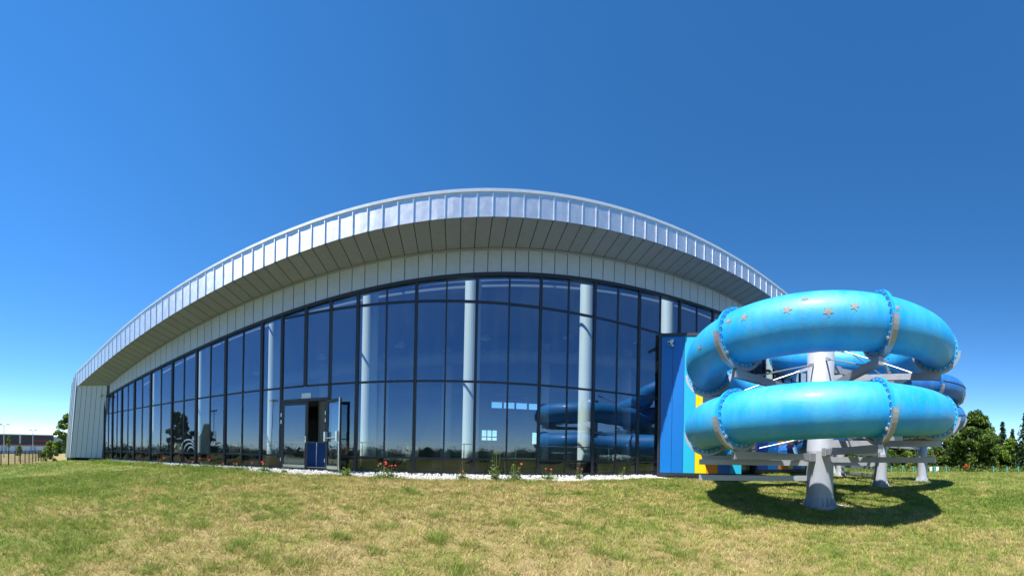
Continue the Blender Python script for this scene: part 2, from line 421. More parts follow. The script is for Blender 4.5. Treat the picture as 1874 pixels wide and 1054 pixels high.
MOD = .44
def metal_panel(name, P, depth, mt, rib=.028, ribw=.022, gap=0):
    """P: 4 corners (a bottom-left, b bottom-right, c top-right, d top-left); plate with a standing seam on its left edge"""
    a, b_, c, d = [Vector(p) for p in P]
    n_ = (b_ - a).cross(d - a).normalized()
    ex = (b_ - a).normalized()
    bb = B()
    ins = ex * (gap / 2 if gap else .004)
    cen = (a + b_ + c + d) / 4
    # slightly oil-canned plate: 3x3 grid
    vv = []
    off = random.uniform(-.004, .006)
    for j in range(3):
        for i in range(3):
            l = a.lerp(d, j / 2) + ins; r_ = b_.lerp(c, j / 2) - ins
            p = l.lerp(r_, i / 2)
            if i == 1: p = p + n_ * (off + random.uniform(-.003, .003))
            vv.append(p)
    bb.add(vv, [(0, 1, 4, 3), (1, 2, 5, 4), (3, 4, 7, 6), (4, 5, 8, 7)])
    p0, p1 = a, d
    if not gap: bb.hexa([p0 - ex * ribw / 2 - n_ * depth, p0 + ex * ribw / 2 - n_ * depth, p0 + ex * ribw / 2 + n_ * rib, p0 - ex * ribw / 2 + n_ * rib,
             p1 - ex * ribw / 2 - n_ * depth, p1 + ex * ribw / 2 - n_ * depth, p1 + ex * ribw / 2 + n_ * rib, p1 - ex * ribw / 2 + n_ * rib])
    return bb.mk(name, mt, hall)
xs = np.arange(XFL, XR, MOD)
for i in range(len(xs) - 1):
    x0, x1 = xs[i], xs[i + 1]
    metal_panel('fascia_panel', [(x0, YF, fbot(x0)), (x1, YF, fbot(x1)), (x1, YF, ftop(x1) - .07), (x0, YF, ftop(x0) - .07)], .02, 'zinc', .018)
    def si(x):     # inner edge of the soffit: the glass wall, or the canted cheek at the left end
        if x >= XL: return (x, YG - .0, float(soff(x)))
        k_ = (x - XFL) / (XL - XFL); return (x, YF + .03 + (YG - YF - .03) * k_, float(fbot(XFL)) + .04 + (float(soff(XL)) - float(fbot(XFL)) - .04) * k_)
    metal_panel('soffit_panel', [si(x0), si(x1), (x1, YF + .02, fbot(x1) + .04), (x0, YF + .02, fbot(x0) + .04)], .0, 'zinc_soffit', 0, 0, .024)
    if x0 > XL:
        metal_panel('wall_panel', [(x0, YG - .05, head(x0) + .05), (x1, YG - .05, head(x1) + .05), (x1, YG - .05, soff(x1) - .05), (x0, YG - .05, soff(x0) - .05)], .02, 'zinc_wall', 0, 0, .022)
sb_ = B(); v = []; f = []
for x in np.linspace(XL, XR, 60): v += [(x, YG + .1, float(soff(x)) + .02), (x, YF + .03, float(fbot(x)) + .065)]
sb_.add(v, [(2 * i, 2 * i + 1, 2 * i + 3, 2 * i + 2) for i in range(59)]).mk('soffit_backing', 'seam_dark', hall)
def strip(name, xa, xb, f0, f1, y0, y1, mt, n=60):
    bb = B(); X = np.linspace(xa, xb, n); v = []; f = []
    for x in X:
        a, b_ = float(f0(x)), float(f1(x)); v += [(x, y0, a), (x, y1, a), (x, y1, b_), (x, y0, b_)]
    for k in range(n - 1):
        for i in range(4):
            j = (i + 1) % 4; f.append((4 * k + i, 4 * k + j, 4 * k + 4 + j, 4 * k + 4 + i))
    f += [(0, 3, 2, 1), (4 * n - 4, 4 * n - 3, 4 * n - 2, 4 * n - 1)]
    f = [tuple(reversed(q)) for q in f]
    return bb.add(v, f).mk(name, mt, hall)
strip('roof_edge_trim', XFL - .1, XR, lambda x: ftop(x) - .085, lambda x: ftop(x), YF - .026, YF + .5, 'roof_trim')
strip('soffit_gutter', XL, XR, lambda x: soff(x) - .055, lambda x: soff(x) - .012, YG - .10, YG + .0, 'zinc_soffit')
strip('fascia_backing', XFL, XR, lambda x: fbot(x) + .06, lambda x: ftop(x) - .09, YF + .012, YF + .06, 'seam_dark')
# dark seam backing above the wall panels, roof slab and hidden walls
strip('wall_backing', XL, XR, lambda x: head(x), lambda x: soff(x) - .02, YG - .02, YG + .2, 'seam_dark')
rb = lambda x: np.maximum(soff(x), fbot(x)) + .2
strip('roof', XFL, XR, rb, lambda x: ftop(x) - .06, YF + .25, 10.75, 'roofing')
strip('roof', XFL, XR, rb, lambda x: ftop(x) - .06, 12.75, 40.0, 'roofing')  # open strip between the slabs is added to let sun onto the columns
for k in range(14):
    x = XL + 1.4 + 3 * k
    B().box((x - .02, 10.75, float(soff(x)) + .45), (x + .02, 12.75, float(soff(x)) + .55)).mk('added_rooflight_bar', 'alu_dark', hall)  # thin bars across the added, unseen roof opening
strip('ceiling', XL - .5, XR, lambda x: soff(x) + .0, lambda x: soff(x) + .10, YG + .22, 10.75, 'inside_ceiling')
strip('ceiling', XL - .5, XR, lambda x: soff(x) + .0, lambda x: soff(x) + .10, 12.75, 39.0, 'inside_ceiling')

# glazing grid -------------------------------------------------------------
hx = [onY(p, YG) for p in (191.5, 206, 223, 246, 275.5, 315, 359, 411.7, 477.5, 557, 651, 757, 867, 984, 1083, 1165, 1239, 1300)]
while hx[-1] < XR - 1.5: hx.append(hx[-1] + 1.92)
XD0, XD1 = onY(514, YG), onY(602, YG)       # double door opening
XB0 = 7.23                                   # the panelled box meets the glass here
def mullion(x, wd, z0, z1, y0=YG - .13):
    bb = B().box((x - wd / 2, y0, z0), (x + wd / 2, YG + .05, z1)); bb.mk('mullion', 'alu_dark', hall)
mx_ = []
for i, x in enumerate(hx):
    heavy = True
    mx_.append((x, .10 if x < 0 else .085))
    if i < len(hx) - 1: mx_.append(((x + hx[i + 1]) / 2, .05))
mx_ = [(XD0, .09) if abs(x - XD0) < .35 else ((XD1, .09) if abs(x - XD1) < .35 else (x, w_)) for x, w_ in mx_]
mx_.sort()
XDM = onY(557, YG)
for x, w_ in mx_:
    z0 = Z_BASE - .12
    if abs(x - XDM) < .2: z0 = Z_MID
    mullion(x, w_, z0, float(head(x)) + .03, YG - (.085 if w_ > .08 else .05))
strip('head_rail', XL, XR, lambda x: head(x) - .02, lambda x: head(x) + .085, YG - .10, YG + .1, 'alu_dark')
def rail(x0, x1, z, h, dy=.045): B().box((x0, YG - dy, z - h / 2), (x1, YG + .05, z + h / 2)).mk('transom', 'alu_dark', hall)
def pane(x0, x1, zl, zr0, zr1, mt='glass', name='window_pane'):
    # quad with sloping top, 12 mm thick
    j = lambda: random.uniform(-.005, .005)
    bb = B(); y = YG - .02
    a = [(x0, y + j(), zl), (x1, y + j(), zl), (x1, y + j(), zr1), (x0, y + j(), zr0)]
    bb.add(a, [(0, 1, 2, 3)])
    bb.mk(name, mt, hall)
Z_DOOR = 1.86
for i in range(len(mx_) - 1):
    (x0, w0), (x1, w1) = mx_[i], mx_[i + 1]
    h0, h1 = float(head(x0)), float(head(x1))
    a, b_ = x0 + w0 / 2 - .01, x1 - w1 / 2 + .01
    in_door = XD0 - .05 < x0 and x1 < XD1 + .05
    if not in_door:
        pane(a, b_, Z_BASE, Z_SILL, Z_SILL, 'glass_low', 'spandrel_pane')
        pane(a, b_, Z_SILL, Z_MID, Z_MID)
        rail(x0 + w0 / 2, x1 - w1 / 2, Z_SILL, .06); rail(x0 + w0 / 2, x1 - w1 / 2, Z_BASE + .02, .09)
    rail(x0 + w0 / 2, x1 - w1 / 2, Z_MID, .062)
    if min(h0, h1) > Z_UP + .1:
        pane(a, b_, Z_MID, Z_UP, Z_UP); pane(a, b_, Z_UP, h0, h1); rail(x0 + w0 / 2, x1 - w1 / 2, Z_UP, .062)
    else:
        pane(a, b_, Z_MID, h0, h1)
# the bay where the upper transom runs into the sloping head
pane(XD0 + .04, XD1 - .04, Z_DOOR + .03, Z_MID, Z_MID)
B().box((XD0 + .045, YG - .10, Z_DOOR - .05), (XD1 - .045, YG + .1, Z_DOOR + .05)).mk('door_head', 'alu_door', hall)
B().box((XD0, YG - .16, -.80), (XD1, YG + .3, -.545)).mk('door_step', 'plinth', hall)
B().box((XL - .3, YG - .05, -1.1), (XD0, YG + .3, Z_BASE - .03)).mk('plinth', 'plinth', hall)
B().box((XD1, YG - .05, -1.1), (XR, YG + .3, Z_BASE - .03)).mk('plinth', 'plinth', hall)

def door_leaf(A, Bp, name, bar):
    """leaf between plan points A (hinge) and Bp, with frame, pane and fittings"""
    A = Vector((A[0], A[1], 0)); Bv = Vector((Bp[0], Bp[1], 0)); d = (Bv - A); L = d.length; d.normalize()
    nrm = Vector((d.y, -d.x, 0))
    if nrm.y > 0: nrm = -nrm
    z0, z1 = -.535, Z_DOOR - .06
    P = lambda s, z, o: A + d * s + nrm * o + Vector((0, 0, z))
    def slab(s0, s1, za, zb, t0=-.03, t1=.03):
        return [P(s0, za, t0), P(s1, za, t0), P(s1, za, t1), P(s0, za, t1), P(s0, zb, t0), P(s1, zb, t0), P(s1, zb, t1), P(s0, zb, t1)]
    bb = B()
    bb.hexa(slab(0, .09, z0, z1)); bb.hexa(slab(L - .09, L, z0, z1)); bb.hexa(slab(.09, L - .09, z1 - .10, z1)); bb.hexa(slab(.09, L - .09, z0, z0 + .13))
    leaf = bb.mk('door', 'alu_door', hall)
    gp = B().add([P(.085, z0 + .12, .0), P(L - .085, z0 + .12, .0), P(L - .085, z1 - .09, .0), P(.085, z1 - .09, .0)], [(0, 1, 2, 3)])
    gp.mk('pane', 'glass', leaf)
    B().hexa(slab(.09, L - .09, z0 + .005, z0 + .11, .031, .036)).mk('kick_plate', 'steel', leaf)
    for zz in (z0 + .22, 1.05, 1.30):
        B().cyl(P(.0, zz, .05), P(.0, zz + .13, .05), .024).mk('hinge', 'steel', leaf)
    if bar:
        h = B(); h.cyl(P(.06, .50, .12), P(L - .05, .50, .12), .022)
        h.hexa(slab(.02, .10, .40, .72, .03, .14)); h.hexa(slab(L - .10, L - .03, .40, .72, .03, .14))
        h.mk('push_bar', 'steel', leaf)
        B().hexa(slab(L - .045, L - .005, z0 + .02, z1 + .02, .031, .06)).mk('edge_bolt', 'steel', leaf)
    else:
        h = B(); h.hexa(slab(L - .085, L - .045, .36, .58, .03, .05)); h.cyl(P(L - .065, .50, .04), P(L - .065, .50, .10), .013); h.cyl(P(L - .065, .50, .10), P(L - .22, .50, .10), .013)
        h.mk('handle', 'steel', leaf)
        B().cyl(P(.10, .37, -.06), P(L - .1, .37, -.06), .015).mk('inner_bar', 'steel', leaf)
    return leaf
XDL = onY(563.5, YG)
door_leaf((XD0 + .05, YG - .05), (XDL, YG - .05), 'closed', False)
door_leaf((XD1 - .06, YG - .12), (-3.69, 9.93), 'open', True)
B().hexa([(-5.36, YG - .045, 1.90), (-4.98, YG - .045, 1.90), (-4.98, YG - .045 + .006, 1.90), (-5.36, YG - .045 + .006, 1.90), (-5.34, YG - .045, 2.10), (-4.98, YG - .045, 2.10), (-4.98, YG - .039, 2.10), (-5.34, YG - .039, 2.10)]).mk('door_notice', 'ware_white', hall)
# painted wave on the glass low at the left
wv = B()
wx = onY(345, YG)
for k in range(3):
    r0 = .58 - .17 * k; pts = []
    for j in range(13):
        q = math.pi * (1.0 - j / 12 * .93); pts.append((wx + r0 * 1.0 * math.cos(q) * .95 + .1 * k, -.05 + r0 * math.sin(q)))
    for j in range(12):
        wv.beam((pts[j][0], YG - .045, pts[j][1]), (pts[j + 1][0], YG - .045, pts[j + 1][1]), .004, .085, (0, 1, 0)) if False else wv.add(
            [(pts[j][0], YG - .036, pts[j][1] - .03), (pts[j + 1][0], YG - .036, pts[j + 1][1] - .03), (pts[j + 1][0], YG - .036, pts[j + 1][1] + .03), (pts[j][0], YG - .036, pts[j][1] + .03)], [(0, 1, 2, 3)])
wv.mk('wave_decal', 'ware_white', hall)

# left end: canted cheek of wide metal panels and the roof edge turned down to the ground
zt = lambda s: float(fbot(XFL)) + .04 + (float(soff(XL)) - float(fbot(XFL)) - .04) * s
nP = 6
for k in range(nP):
    s0, s1 = k / nP, (k + 1) / nP
    def pt(s, top):
        x = XFL + (XL - XFL) * s; y = YF + .03 + (YG - YF - .03) * s
        if top: return (x, y, zt(s))
        return (x - (1.15 - .5 * s), y, -.55)
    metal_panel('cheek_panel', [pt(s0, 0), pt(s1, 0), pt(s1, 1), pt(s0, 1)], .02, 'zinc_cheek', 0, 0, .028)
for k in range(3):
    a0, a1 = XFL - .9 + .3 * k, XFL - .6 + .3 * k
    t0 = float(ftop(XFL)) - .12 - (.45 if k == 0 else (.18 if k == 1 else 0))
    metal_panel('end_panel', [(a0 - 1.15, YF + .01, -.55), (a1 - 1.15, YF + .01, -.55), (a1, YF + .01, t0 + .05), (a0, YF + .01, t0)], .02, 'zinc', .034)
B().hexa([(XFL - 2.0, YF + .05, -.62), (XFL - 1.2, YF + .05, -.62), (XFL - 1.2, 39, -.62), (XFL - 2.0, 39, -.62),
          (XFL - .85, YF + .05, float(ftop(XFL)) - .65), (XFL - .1, YF + .05, float(ftop(XFL)) - .2), (XFL - .1, 39, float(ftop(XFL)) - .2), (XFL - .85, 39, float(ftop(XFL)) - .65)]).mk('end_wall', 'zinc_wall', hall)
cb = [(XFL, YF + .06, zt(0)), (XL, YG + .03, zt(1)), (XL - .65, YG + .03, -.56), (XFL - 1.15, YF + .06, -.56)]
mk('cheek_backing', cb, [(3, 2, 1, 0)], 'seam_dark', hall)
B().hexa([(XFL - 1.9, YF + .08, -1.3), (XL - .6, YG, -1.3), (XL - .6, YG + .4, -1.3), (XFL - 1.9, YF + .5, -1.3),
          (XFL - 1.9, YF + .08, -.56), (XL - .6, YG, -.56), (XL - .6, YG + .4, -.56), (XFL - 1.9, YF + .5, -.56)]).mk('plinth', 'plinth', hall)
# inside of the hall
B().box((XL - .4, YG + .3, -.75), (XR, 39, -.60)).mk('floor', 'inside_floor', hall)
B().box((XL - .9, YG + .12, -.7), (XL - .45, 39, 6)).mk('side_wall', 'inside_wall', hall)
B().box((XR, YF + .3, -1.1), (XR + .3, 39.5, 9.2)).mk('side_wall', 'zinc_wall', hall)
wb = B(); yb = 38.6
holes = [(4.0, 9.9, 5.75, 6.5), (2.9, 4.7, 1.9, 3.1), (9.0, 10.2, 1.6, 3.0)]
wb.box((XL - .5, yb, -.7), (XR, yb + .3, 1.6)); wb.box((XL - .5, yb, 1.6), (2.9, yb + .3, 8.9)); wb.box((10.2, yb, 1.6), (XR, yb + .3, 8.9))
wb.box((4.7, yb, 1.6), (9.0, yb + .3, 5.75)); wb.box((2.9, yb, 1.6), (4.7, yb + .3, 1.9)); wb.box((2.9, yb, 3.1), (4.7, yb + .3, 5.75)); wb.box((9.0, yb, 3.0), (10.2, yb + .3, 5.75))
wb.box((2.9, yb, 5.75), (4.0, yb + .3, 6.5)); wb.box((9.9, yb, 5.75), (10.2, yb + .3, 6.5)); wb.box((2.9, yb, 6.5), (10.2, yb + .3, 8.9))
wb.mk('back_wall', 'inside_wall', hall)
for x in (5.35, 6.85, 8.4): B().box((x - .1, yb - .02, 5.75), (x + .1, yb + .2, 6.5)).mk('window_bar', 'alu_dark', hall)
for x in (3.5, 4.1): B().box((x - .05, yb - .02, 1.9), (x + .05, yb + .2, 3.1)).mk('window_bar', 'alu_dark', hall)
B().box((2.9, yb - .03, 2.25), (4.7, yb + .2, 2.35)).mk('window_bar', 'alu_dark', hall)
for x in (-16.1, -12.1, -7.75, -3.45, .5, 5.1, 9.15, 13.3, 17.5):
    if XL < x < XR: B().cyl((x, 12.4, -.6), (x, 12.4, float(soff(x)) + .02), .31, n=28).mk('column', 'inside_white', hall, False)
for x in (-12.8, -8.7, -4.6, -.7, 5.4, 11.3): B().cyl((x, 20, -.6), (x, 20, float(soff(x)) + .02), .31, n=24).mk('column', 'inside_white', hall)
B().box((-6.5, 12.9, -.6), (-5.3, 13.0, .45)).mk('screen', 'inside_blue', hall)
for k in range(5):
    x = -9 + 4.2 * k
    B().box((x, 20.6, float(soff(x)) - .5), (x + .25, 38, float(soff(x)) - .02)).mk('roof_beam', 'inside_ceiling', hall)
for k in range(9):
    x = -15.5 + 4.2 * k
    for y in (16.0, 24.0):
        z = float(soff(x)) - .9; lp = B().lathe((x, y, z), [(.001, .22), (.10, .22), (.28, .0), (.25, .0), (.08, .18)], 18).mk('hall_lamp', 'inside_white', hall); B().cyl((x, y, z + .2), (x, y, float(soff(x))), .012, n=6).mk('lamp_cord', 'steel', lp)
for y in (17.5, 26):
    B().cyl((XL, y, 3.9), (14, y, 6.2), .35, n=20).mk('air_duct', 'inside_wall', hall)
for k in range(5):
    x = -14 + 5.2 * k; B().box((x, 22, -.6), (x + 1.6, 22.6, -.15)).mk('bench', 'inside_white', hall)
B().box((XL, 14.2, -.6), (XR, 14.5, -.35)).mk('pool_edge', 'inside_white', hall)
# hand rail along the pool edge
hr = B(); hr.cyl((-9, 11.6, .42), (6, 11.6, .42), .02, n=8)
for k in range(9): hr.cyl((-9 + k * 1.85, 11.6, -.6), (-9 + k * 1.85, 11.6, .42), .018, n=8)
hr.mk('handrail', 'steel', hall)

# the panelled box --------------------------------------------------------
P0 = np.array([XB0, YG - .12]); r0 = math.hypot(*P0); 
P1 = at_dir(1357, 12.45)
dd = P1 - P0; LB = np.linalg.norm(dd); dd = dd / LB; nb = np.array([dd[1], -dd[0]])
if nb[1] > 0: nb = -nb
Z_BT = 4.72
stripes = ['panel_navy', 'panel_blue', 'panel_cyan', 'panel_yellow', 'panel_orange', 'panel_blue', 'panel_cyan']
stripes[0] = 'panel_blue'
Q = lambda s, o, z: (P0[0] + dd[0] * s + nb[0] * o, P0[1] + dd[1] * s + nb[1] * o, z)
def wslab(s0, s1, o0, o1, z0, z1): return [Q(s0, o0, z0), Q(s1, o0, z0), Q(s1, o1, z0), Q(s0, o1, z0), Q(s0, o0, z1), Q(s1, o0, z1), Q(s1, o1, z1), Q(s0, o1, z1)]
fr = B(); fr.hexa(wslab(-.02, .07, -.2, .04, -.62, Z_BT + .12)); fr.hexa(wslab(.07, LB + .02, -.2, .04, Z_BT, Z_BT + .12)); fr.hexa(wslab(.07, LB, -.2, .03, -.62, -.50))
fr.mk('box_frame', 'alu_dark', hall)
ns = 7; sw = (LB - .08) / ns
for k in range(ns):
    B().hexa(wslab(.08 + k * sw + .006, .08 + (k + 1) * sw - .006, -.02, .012, -.495, Z_BT - .004)).mk('cladding_panel', stripes[k], hall)
body = B(); e1 = np.array([P1[0] + .6, YG + .05])
fl = [Q(.05, -.03, 0), Q(LB - .02, -.03, 0), (e1[0], e1[1], 0), (P0[0] + .3, YG + .05, 0)]
body.hexa([(p[0], p[1], -.62) for p in fl] + [(p[0], p[1], Z_BT + .05) for p in fl]); body.mk('box_body', 'seam_dark', hall)
pl = B(); pl.hexa(wslab(-.02, LB + .02, -.3, .015, -1.1, -.63)); pl.mk('plinth', 'plinth', hall)
# second, lower panelled wall farther along the front
xq = 13.0
for k, c in enumerate(['panel_navy', 'panel_navy', 'panel_blue', 'panel_blue', 'panel_orange', 'panel_rust', 'panel_yellow', 'panel_blue', 'panel_blue', 'panel_cyan']):
    B().box((xq + k * .5 + .006, 10.02, -.45), (xq + k * .5 + .494, 10.06, 4.25)).mk('cladding_panel', c, hall)
B().box((xq - .05, 10.062, -.62), (xq + 5.05, 10.3, 4.33)).mk('box_body', 'seam_dark', hall)

# ------------------------------------------------------------------ security cameras
def cctv(base, aim, label):
    rt = root('security_camera', base, label, 'camera', 'security cameras on the pool hall')
    b0 = Vector(base); a = Vector(aim).normalized()
    B().cyl(b0, b0 + Vector((0, 0, -.05)), .05).mk('mount', 'white_plastic', rt)
    pv = b0 + Vector((nb[0] * .16, nb[1] * .16, .02))
    B().beam(b0, pv, .035, .035).mk('bracket', 'white_plastic', rt)
    bd = B().cyl(pv - a * .06 + Vector((0, 0, .06)), pv + a * .26 + Vector((0, 0, .06)), .055, .06, n=16).mk('housing', 'white_plastic', rt, False)
    B().cyl(pv + a * .261 + Vector((0, 0, .06)), pv + a * .268 + Vector((0, 0, .06)), .048, n=16).mk('lens', 'black_plastic', bd)
    B().beam(pv - a * .08 + Vector((0, 0, .125)), pv + a * .32 + Vector((0, 0, .125)), .12, .012).mk('sun_shield', 'white_plastic', rt)
cctv(Q(.5, .03, 4.38), (-.75, -.35, -.55), 'white security camera on the bright blue panels beside the slide')
cctv((XL + .05, YG - .22, float(soff(XL)) - .75), (.6, -.6, -.3), 'small security camera high in the far left corner of the glass')

# ------------------------------------------------------------------ water slides
TR = .475
def ring_pt(C, u, Rr, psi, z):
    rt = np.array([u[1], -u[0]])
    p = np.array(C) - np.array(u) * Rr * math.cos(psi) + rt * Rr * math.sin(psi)
    return np.array([p[0], p[1], z])
def pchip(xk, yk, x):
    """smooth key interpolation (Catmull-Rom slopes)"""
    xk = np.array(xk, float); yk = np.array(yk, float); o = np.argsort(xk); xk, yk = xk[o], yk[o]
    mm = np.gradient(yk, xk); i = np.clip(np.searchsorted(xk, x) - 1, 0, len(xk) - 2)
    h = xk[i + 1] - xk[i]; t_ = (x - xk[i]) / h
    return yk[i] * (2 * t_**3 - 3 * t_**2 + 1) + mm[i] * h * (t_**3 - 2 * t_**2 + t_) + yk[i + 1] * (-2 * t_**3 + 3 * t_**2) + mm[i + 1] * h * (t_**3 - t_**2)
def bez(a, b_, c, d, n):
    t_ = np.linspace(0, 1, n)[:, None]; a, b_, c, d = map(np.asarray, (a, b_, c, d))
    return a * (1 - t_)**3 + 3 * b_ * t_ * (1 - t_)**2 + 3 * c * t_**2 * (1 - t_) + d * t_**3
def slide(rt, C, u, Rr, keys, psi0, psi1, phase, entry, exit_, mts, seam):
    ps = np.arange(psi0, psi1 - 1e-6, -2.0)
    zz = pchip([k[0] for k in keys], [k[1] for k in keys], ps)
    rp = np.array([ring_pt(C, u, Rr, R_(p), z) for p, z in zip(ps, zz)])
    t0 = rp[1] - rp[0]; t0 /= np.linalg.norm(t0); t1 = rp[-1] - rp[-2]; t1 /= np.linalg.norm(t1)
    E0, Ed, l0, l0b = entry; X1, Xd, l1, l1b = exit_
    ent = bez(E0, np.array(E0) + np.array(Ed) * l0, rp[0] - t0 * l0b, rp[0], 60)[:-1]
    ext = bez(rp[-1], rp[-1] + t1 * l1b, np.array(X1) - np.array(Xd) * l1, X1, 60)[1:]
    P = np.concatenate([ent, rp, ext]); 
    psi = np.concatenate([np.full(len(ent), 9e9), ps, np.full(len(ext), -9e9)])
    s = np.concatenate([[0], np.cumsum(np.linalg.norm(np.diff(P, axis=0), axis=1))])
    step = 360 / 7
    fl = []
    sr0, sr1 = s[len(ent)], s[len(ent) + len(rp) - 1]
    k = phase
    cand = [phase + step * j for j in range(-30, 30)]
    cand = sorted([c for c in cand if psi1 <= c <= psi0], reverse=True)
    ringf = [float(np.interp(-c, -ps, s[len(ent):len(ent) + len(rp)])) for c in cand]
    f0 = []; q = ringf[0] - 2.5
    while q > .3: f0.append(q); q -= 2.5
    f1 = []; q = ringf[-1] + 2.5
    while q < s[-1] - .3: f1.append(q); q += 2.5
    fl = [(q, None) for q in sorted(f0)] + list(zip(ringf, cand)) + [(q, None) for q in f1]
    def frame(q):
        p = np.array([np.interp(q, s, P[:, i]) for i in range(3)]); e = .06
        a = np.array([np.interp(q - e, s, P[:, i]) for i in range(3)]); b_ = np.array([np.interp(q + e, s, P[:, i]) for i in range(3)])
        t_ = b_ - a; t_ /= np.linalg.norm(t_); x = np.cross(t_, [0, 0, 1]); x /= np.linalg.norm(x); y = np.cross(x, t_)
        return p, t_, x, y
    cuts = [0.0] + [q for q, _ in fl] + [s[-1]]
    NS = 40
    for i in range(len(cuts) - 1):
        a, b_ = cuts[i], cuts[i + 1]
        n_ = max(4, int((b_ - a) / .16)); v = []; f = []
        for k in range(n_ + 1):
            p, t_, x, y = frame(a + (b_ - a) * k / n_)
            bulge = TR
            for j in range(NS):
                q = 2 * math.pi * j / NS; v.append(p + (x * math.cos(q) + y * math.sin(q)) * bulge)
        for k in range(n_):
            for j in range(NS):
                f.append((k * NS + j, k * NS + (j + 1) % NS, (k + 1) * NS + (j + 1) % NS, (k + 1) * NS + j))
        seg = mk('tube_segment', v, [tuple(reversed(q)) for q in f], mts[0], rt, True)
        if seam:
            for sd in (-1, 1):
                v = []; f = []
                for k in range(n_ + 1):
                    p, t_, x, y = frame(a + (b_ - a) * k / n_)
                    for (dx, dy) in ((TR - .02, -.012), (TR + .012, -.012), (TR + .012, .012), (TR - .02, .012)):
                        v.append(p + x * sd * dx + y * (dy + .10))
                for k in range(n_):
                    for j in range(4): f.append((4 * k + j, 4 * k + (j + 1) % 4, 4 * k + 4 + (j + 1) % 4, 4 * k + 4 + j))
                mk('shell_joint', v, f, 'seam_dark', seg)
    out = []
    for q, c in fl:
        p, t_, x, y = frame(q)
        FR = TR + .075; v = []; f = []; hw = .035
        prof = [(TR - .01, -hw), (FR, -hw), (FR, -.005), (FR - .012, 0), (FR, .005), (FR, hw), (TR - .01, hw)]
        n_ = 48
        for (r, o) in prof:
            for j in range(n_):
                a = 2 * math.pi * j / n_; v.append(p + t_ * o + (x * math.cos(a) + y * math.sin(a)) * r)
        for k in range(len(prof) - 1):
            for j in range(n_): f.append((k * n_ + j, k * n_ + (j + 1) % n_, (k + 1) * n_ + (j + 1) % n_, (k + 1) * n_ + j))
        F = mk('flange', v, f, mts[1], rt)
        bt = B()
        for j in range(26):
            a = 2 * math.pi * (j + .5) / 26; cc = p + (x * math.cos(a) + y * math.sin(a)) * (TR + .038)
            bt.cyl(cc - t_ * (hw + .022), cc + t_ * (hw + .022), .014, n=6)
        bo = bt.mk('flange_bolts', 'bolt', F); bo['kind'] = 'stuff'
        out.append((p, t_, x, y, c))
    return P, s, psi, out, frame
def saddle(rt, fr_):
    """steel half collar under a flange"""
    p, t_, x, y, c = fr_
    v = []; f = []; n_ = 22
    for j in range(n_ + 1):
        a = math.pi * (1.02 + .96 * j / n_); d = x * math.cos(a) + y * math.sin(a)
        for (r, o) in ((TR + .078, -.05), (TR + .14, -.05), (TR + .14, .05), (TR + .078, .05)): v.append(p + d * r + t_ * o)
    for j in range(n_):
        for k in range(4): f.append((4 * j + k, 4 * j + (k + 1) % 4, 4 * j + 4 + (k + 1) % 4, 4 * j + 4 + k))
    f += [(3, 2, 1, 0), (4 * n_, 4 * n_ + 1, 4 * n_ + 2, 4 * n_ + 3)]
    mk('saddle', v, f, 'galv', rt)
    for a in (math.pi * 1.25, math.pi * 1.5, math.pi * 1.75):
        d = x * math.cos(a) + y * math.sin(a); c0 = p + d * (TR + .05)
        B().beam(c0 - t_ * .07, c0 + t_ * .07, .04, .07, tuple(d)).mk('saddle_lug', 'galv', rt)
def arm(rt, C, cr, fr_, dz=0.0, ext=.12, rod=0):
    p = fr_[0]; d = np.array([p[0] - C[0], p[1] - C[1]]); L = np.linalg.norm(d); d /= L
    z = p[2] - TR - .14 - .07 + dz
    a = (C[0] + d[0] * (cr - .02), C[1] + d[1] * (cr - .02), z); b_ = (C[0] + d[0] * (L + ext), C[1] + d[1] * (L + ext), z)
    B().beam(a, b_, .10, .145).mk('support_arm', 'galv', rt)
    pt = np.array([-d[1], d[0]])
    c0 = np.array([C[0] + d[0] * (cr + .12), C[1] + d[1] * (cr + .12)])
    for sd in (-.075, .075):
        B().beam((c0[0] + pt[0] * sd - d[0] * .14, c0[1] + pt[1] * sd - d[1] * .14, z), (c0[0] + pt[0] * sd + d[0] * .16, c0[1] + pt[1] * sd + d[1] * .16, z), .02, .19).mk('arm_bracket', 'galv', rt)
    if rod:
        A = Vector((C[0] + d[0] * (cr + .05), C[1] + d[1] * (cr + .05), z + rod)); E = Vector((C[0] + d[0] * (L * .80), C[1] + d[1] * (L * .80), z + .10))
        dv = (E - A).normalized()
        B().cyl(A + dv * .22, E, .016, n=8).mk('tie_rod', 'galv', rt)
        lg = B().beam(A - dv * .06, A + dv * .22, .025, .075); lg.cyl(A + dv * .2, A + dv * .3, .028, n=8); lg.mk('rod_lug', 'galv', rt)
        B().beam(E + Vector((0, 0, -.06)) - dv * .08, E + Vector((0, 0, -.02)) + dv * .1, .02, .12).mk('rod_lug', 'galv', rt)
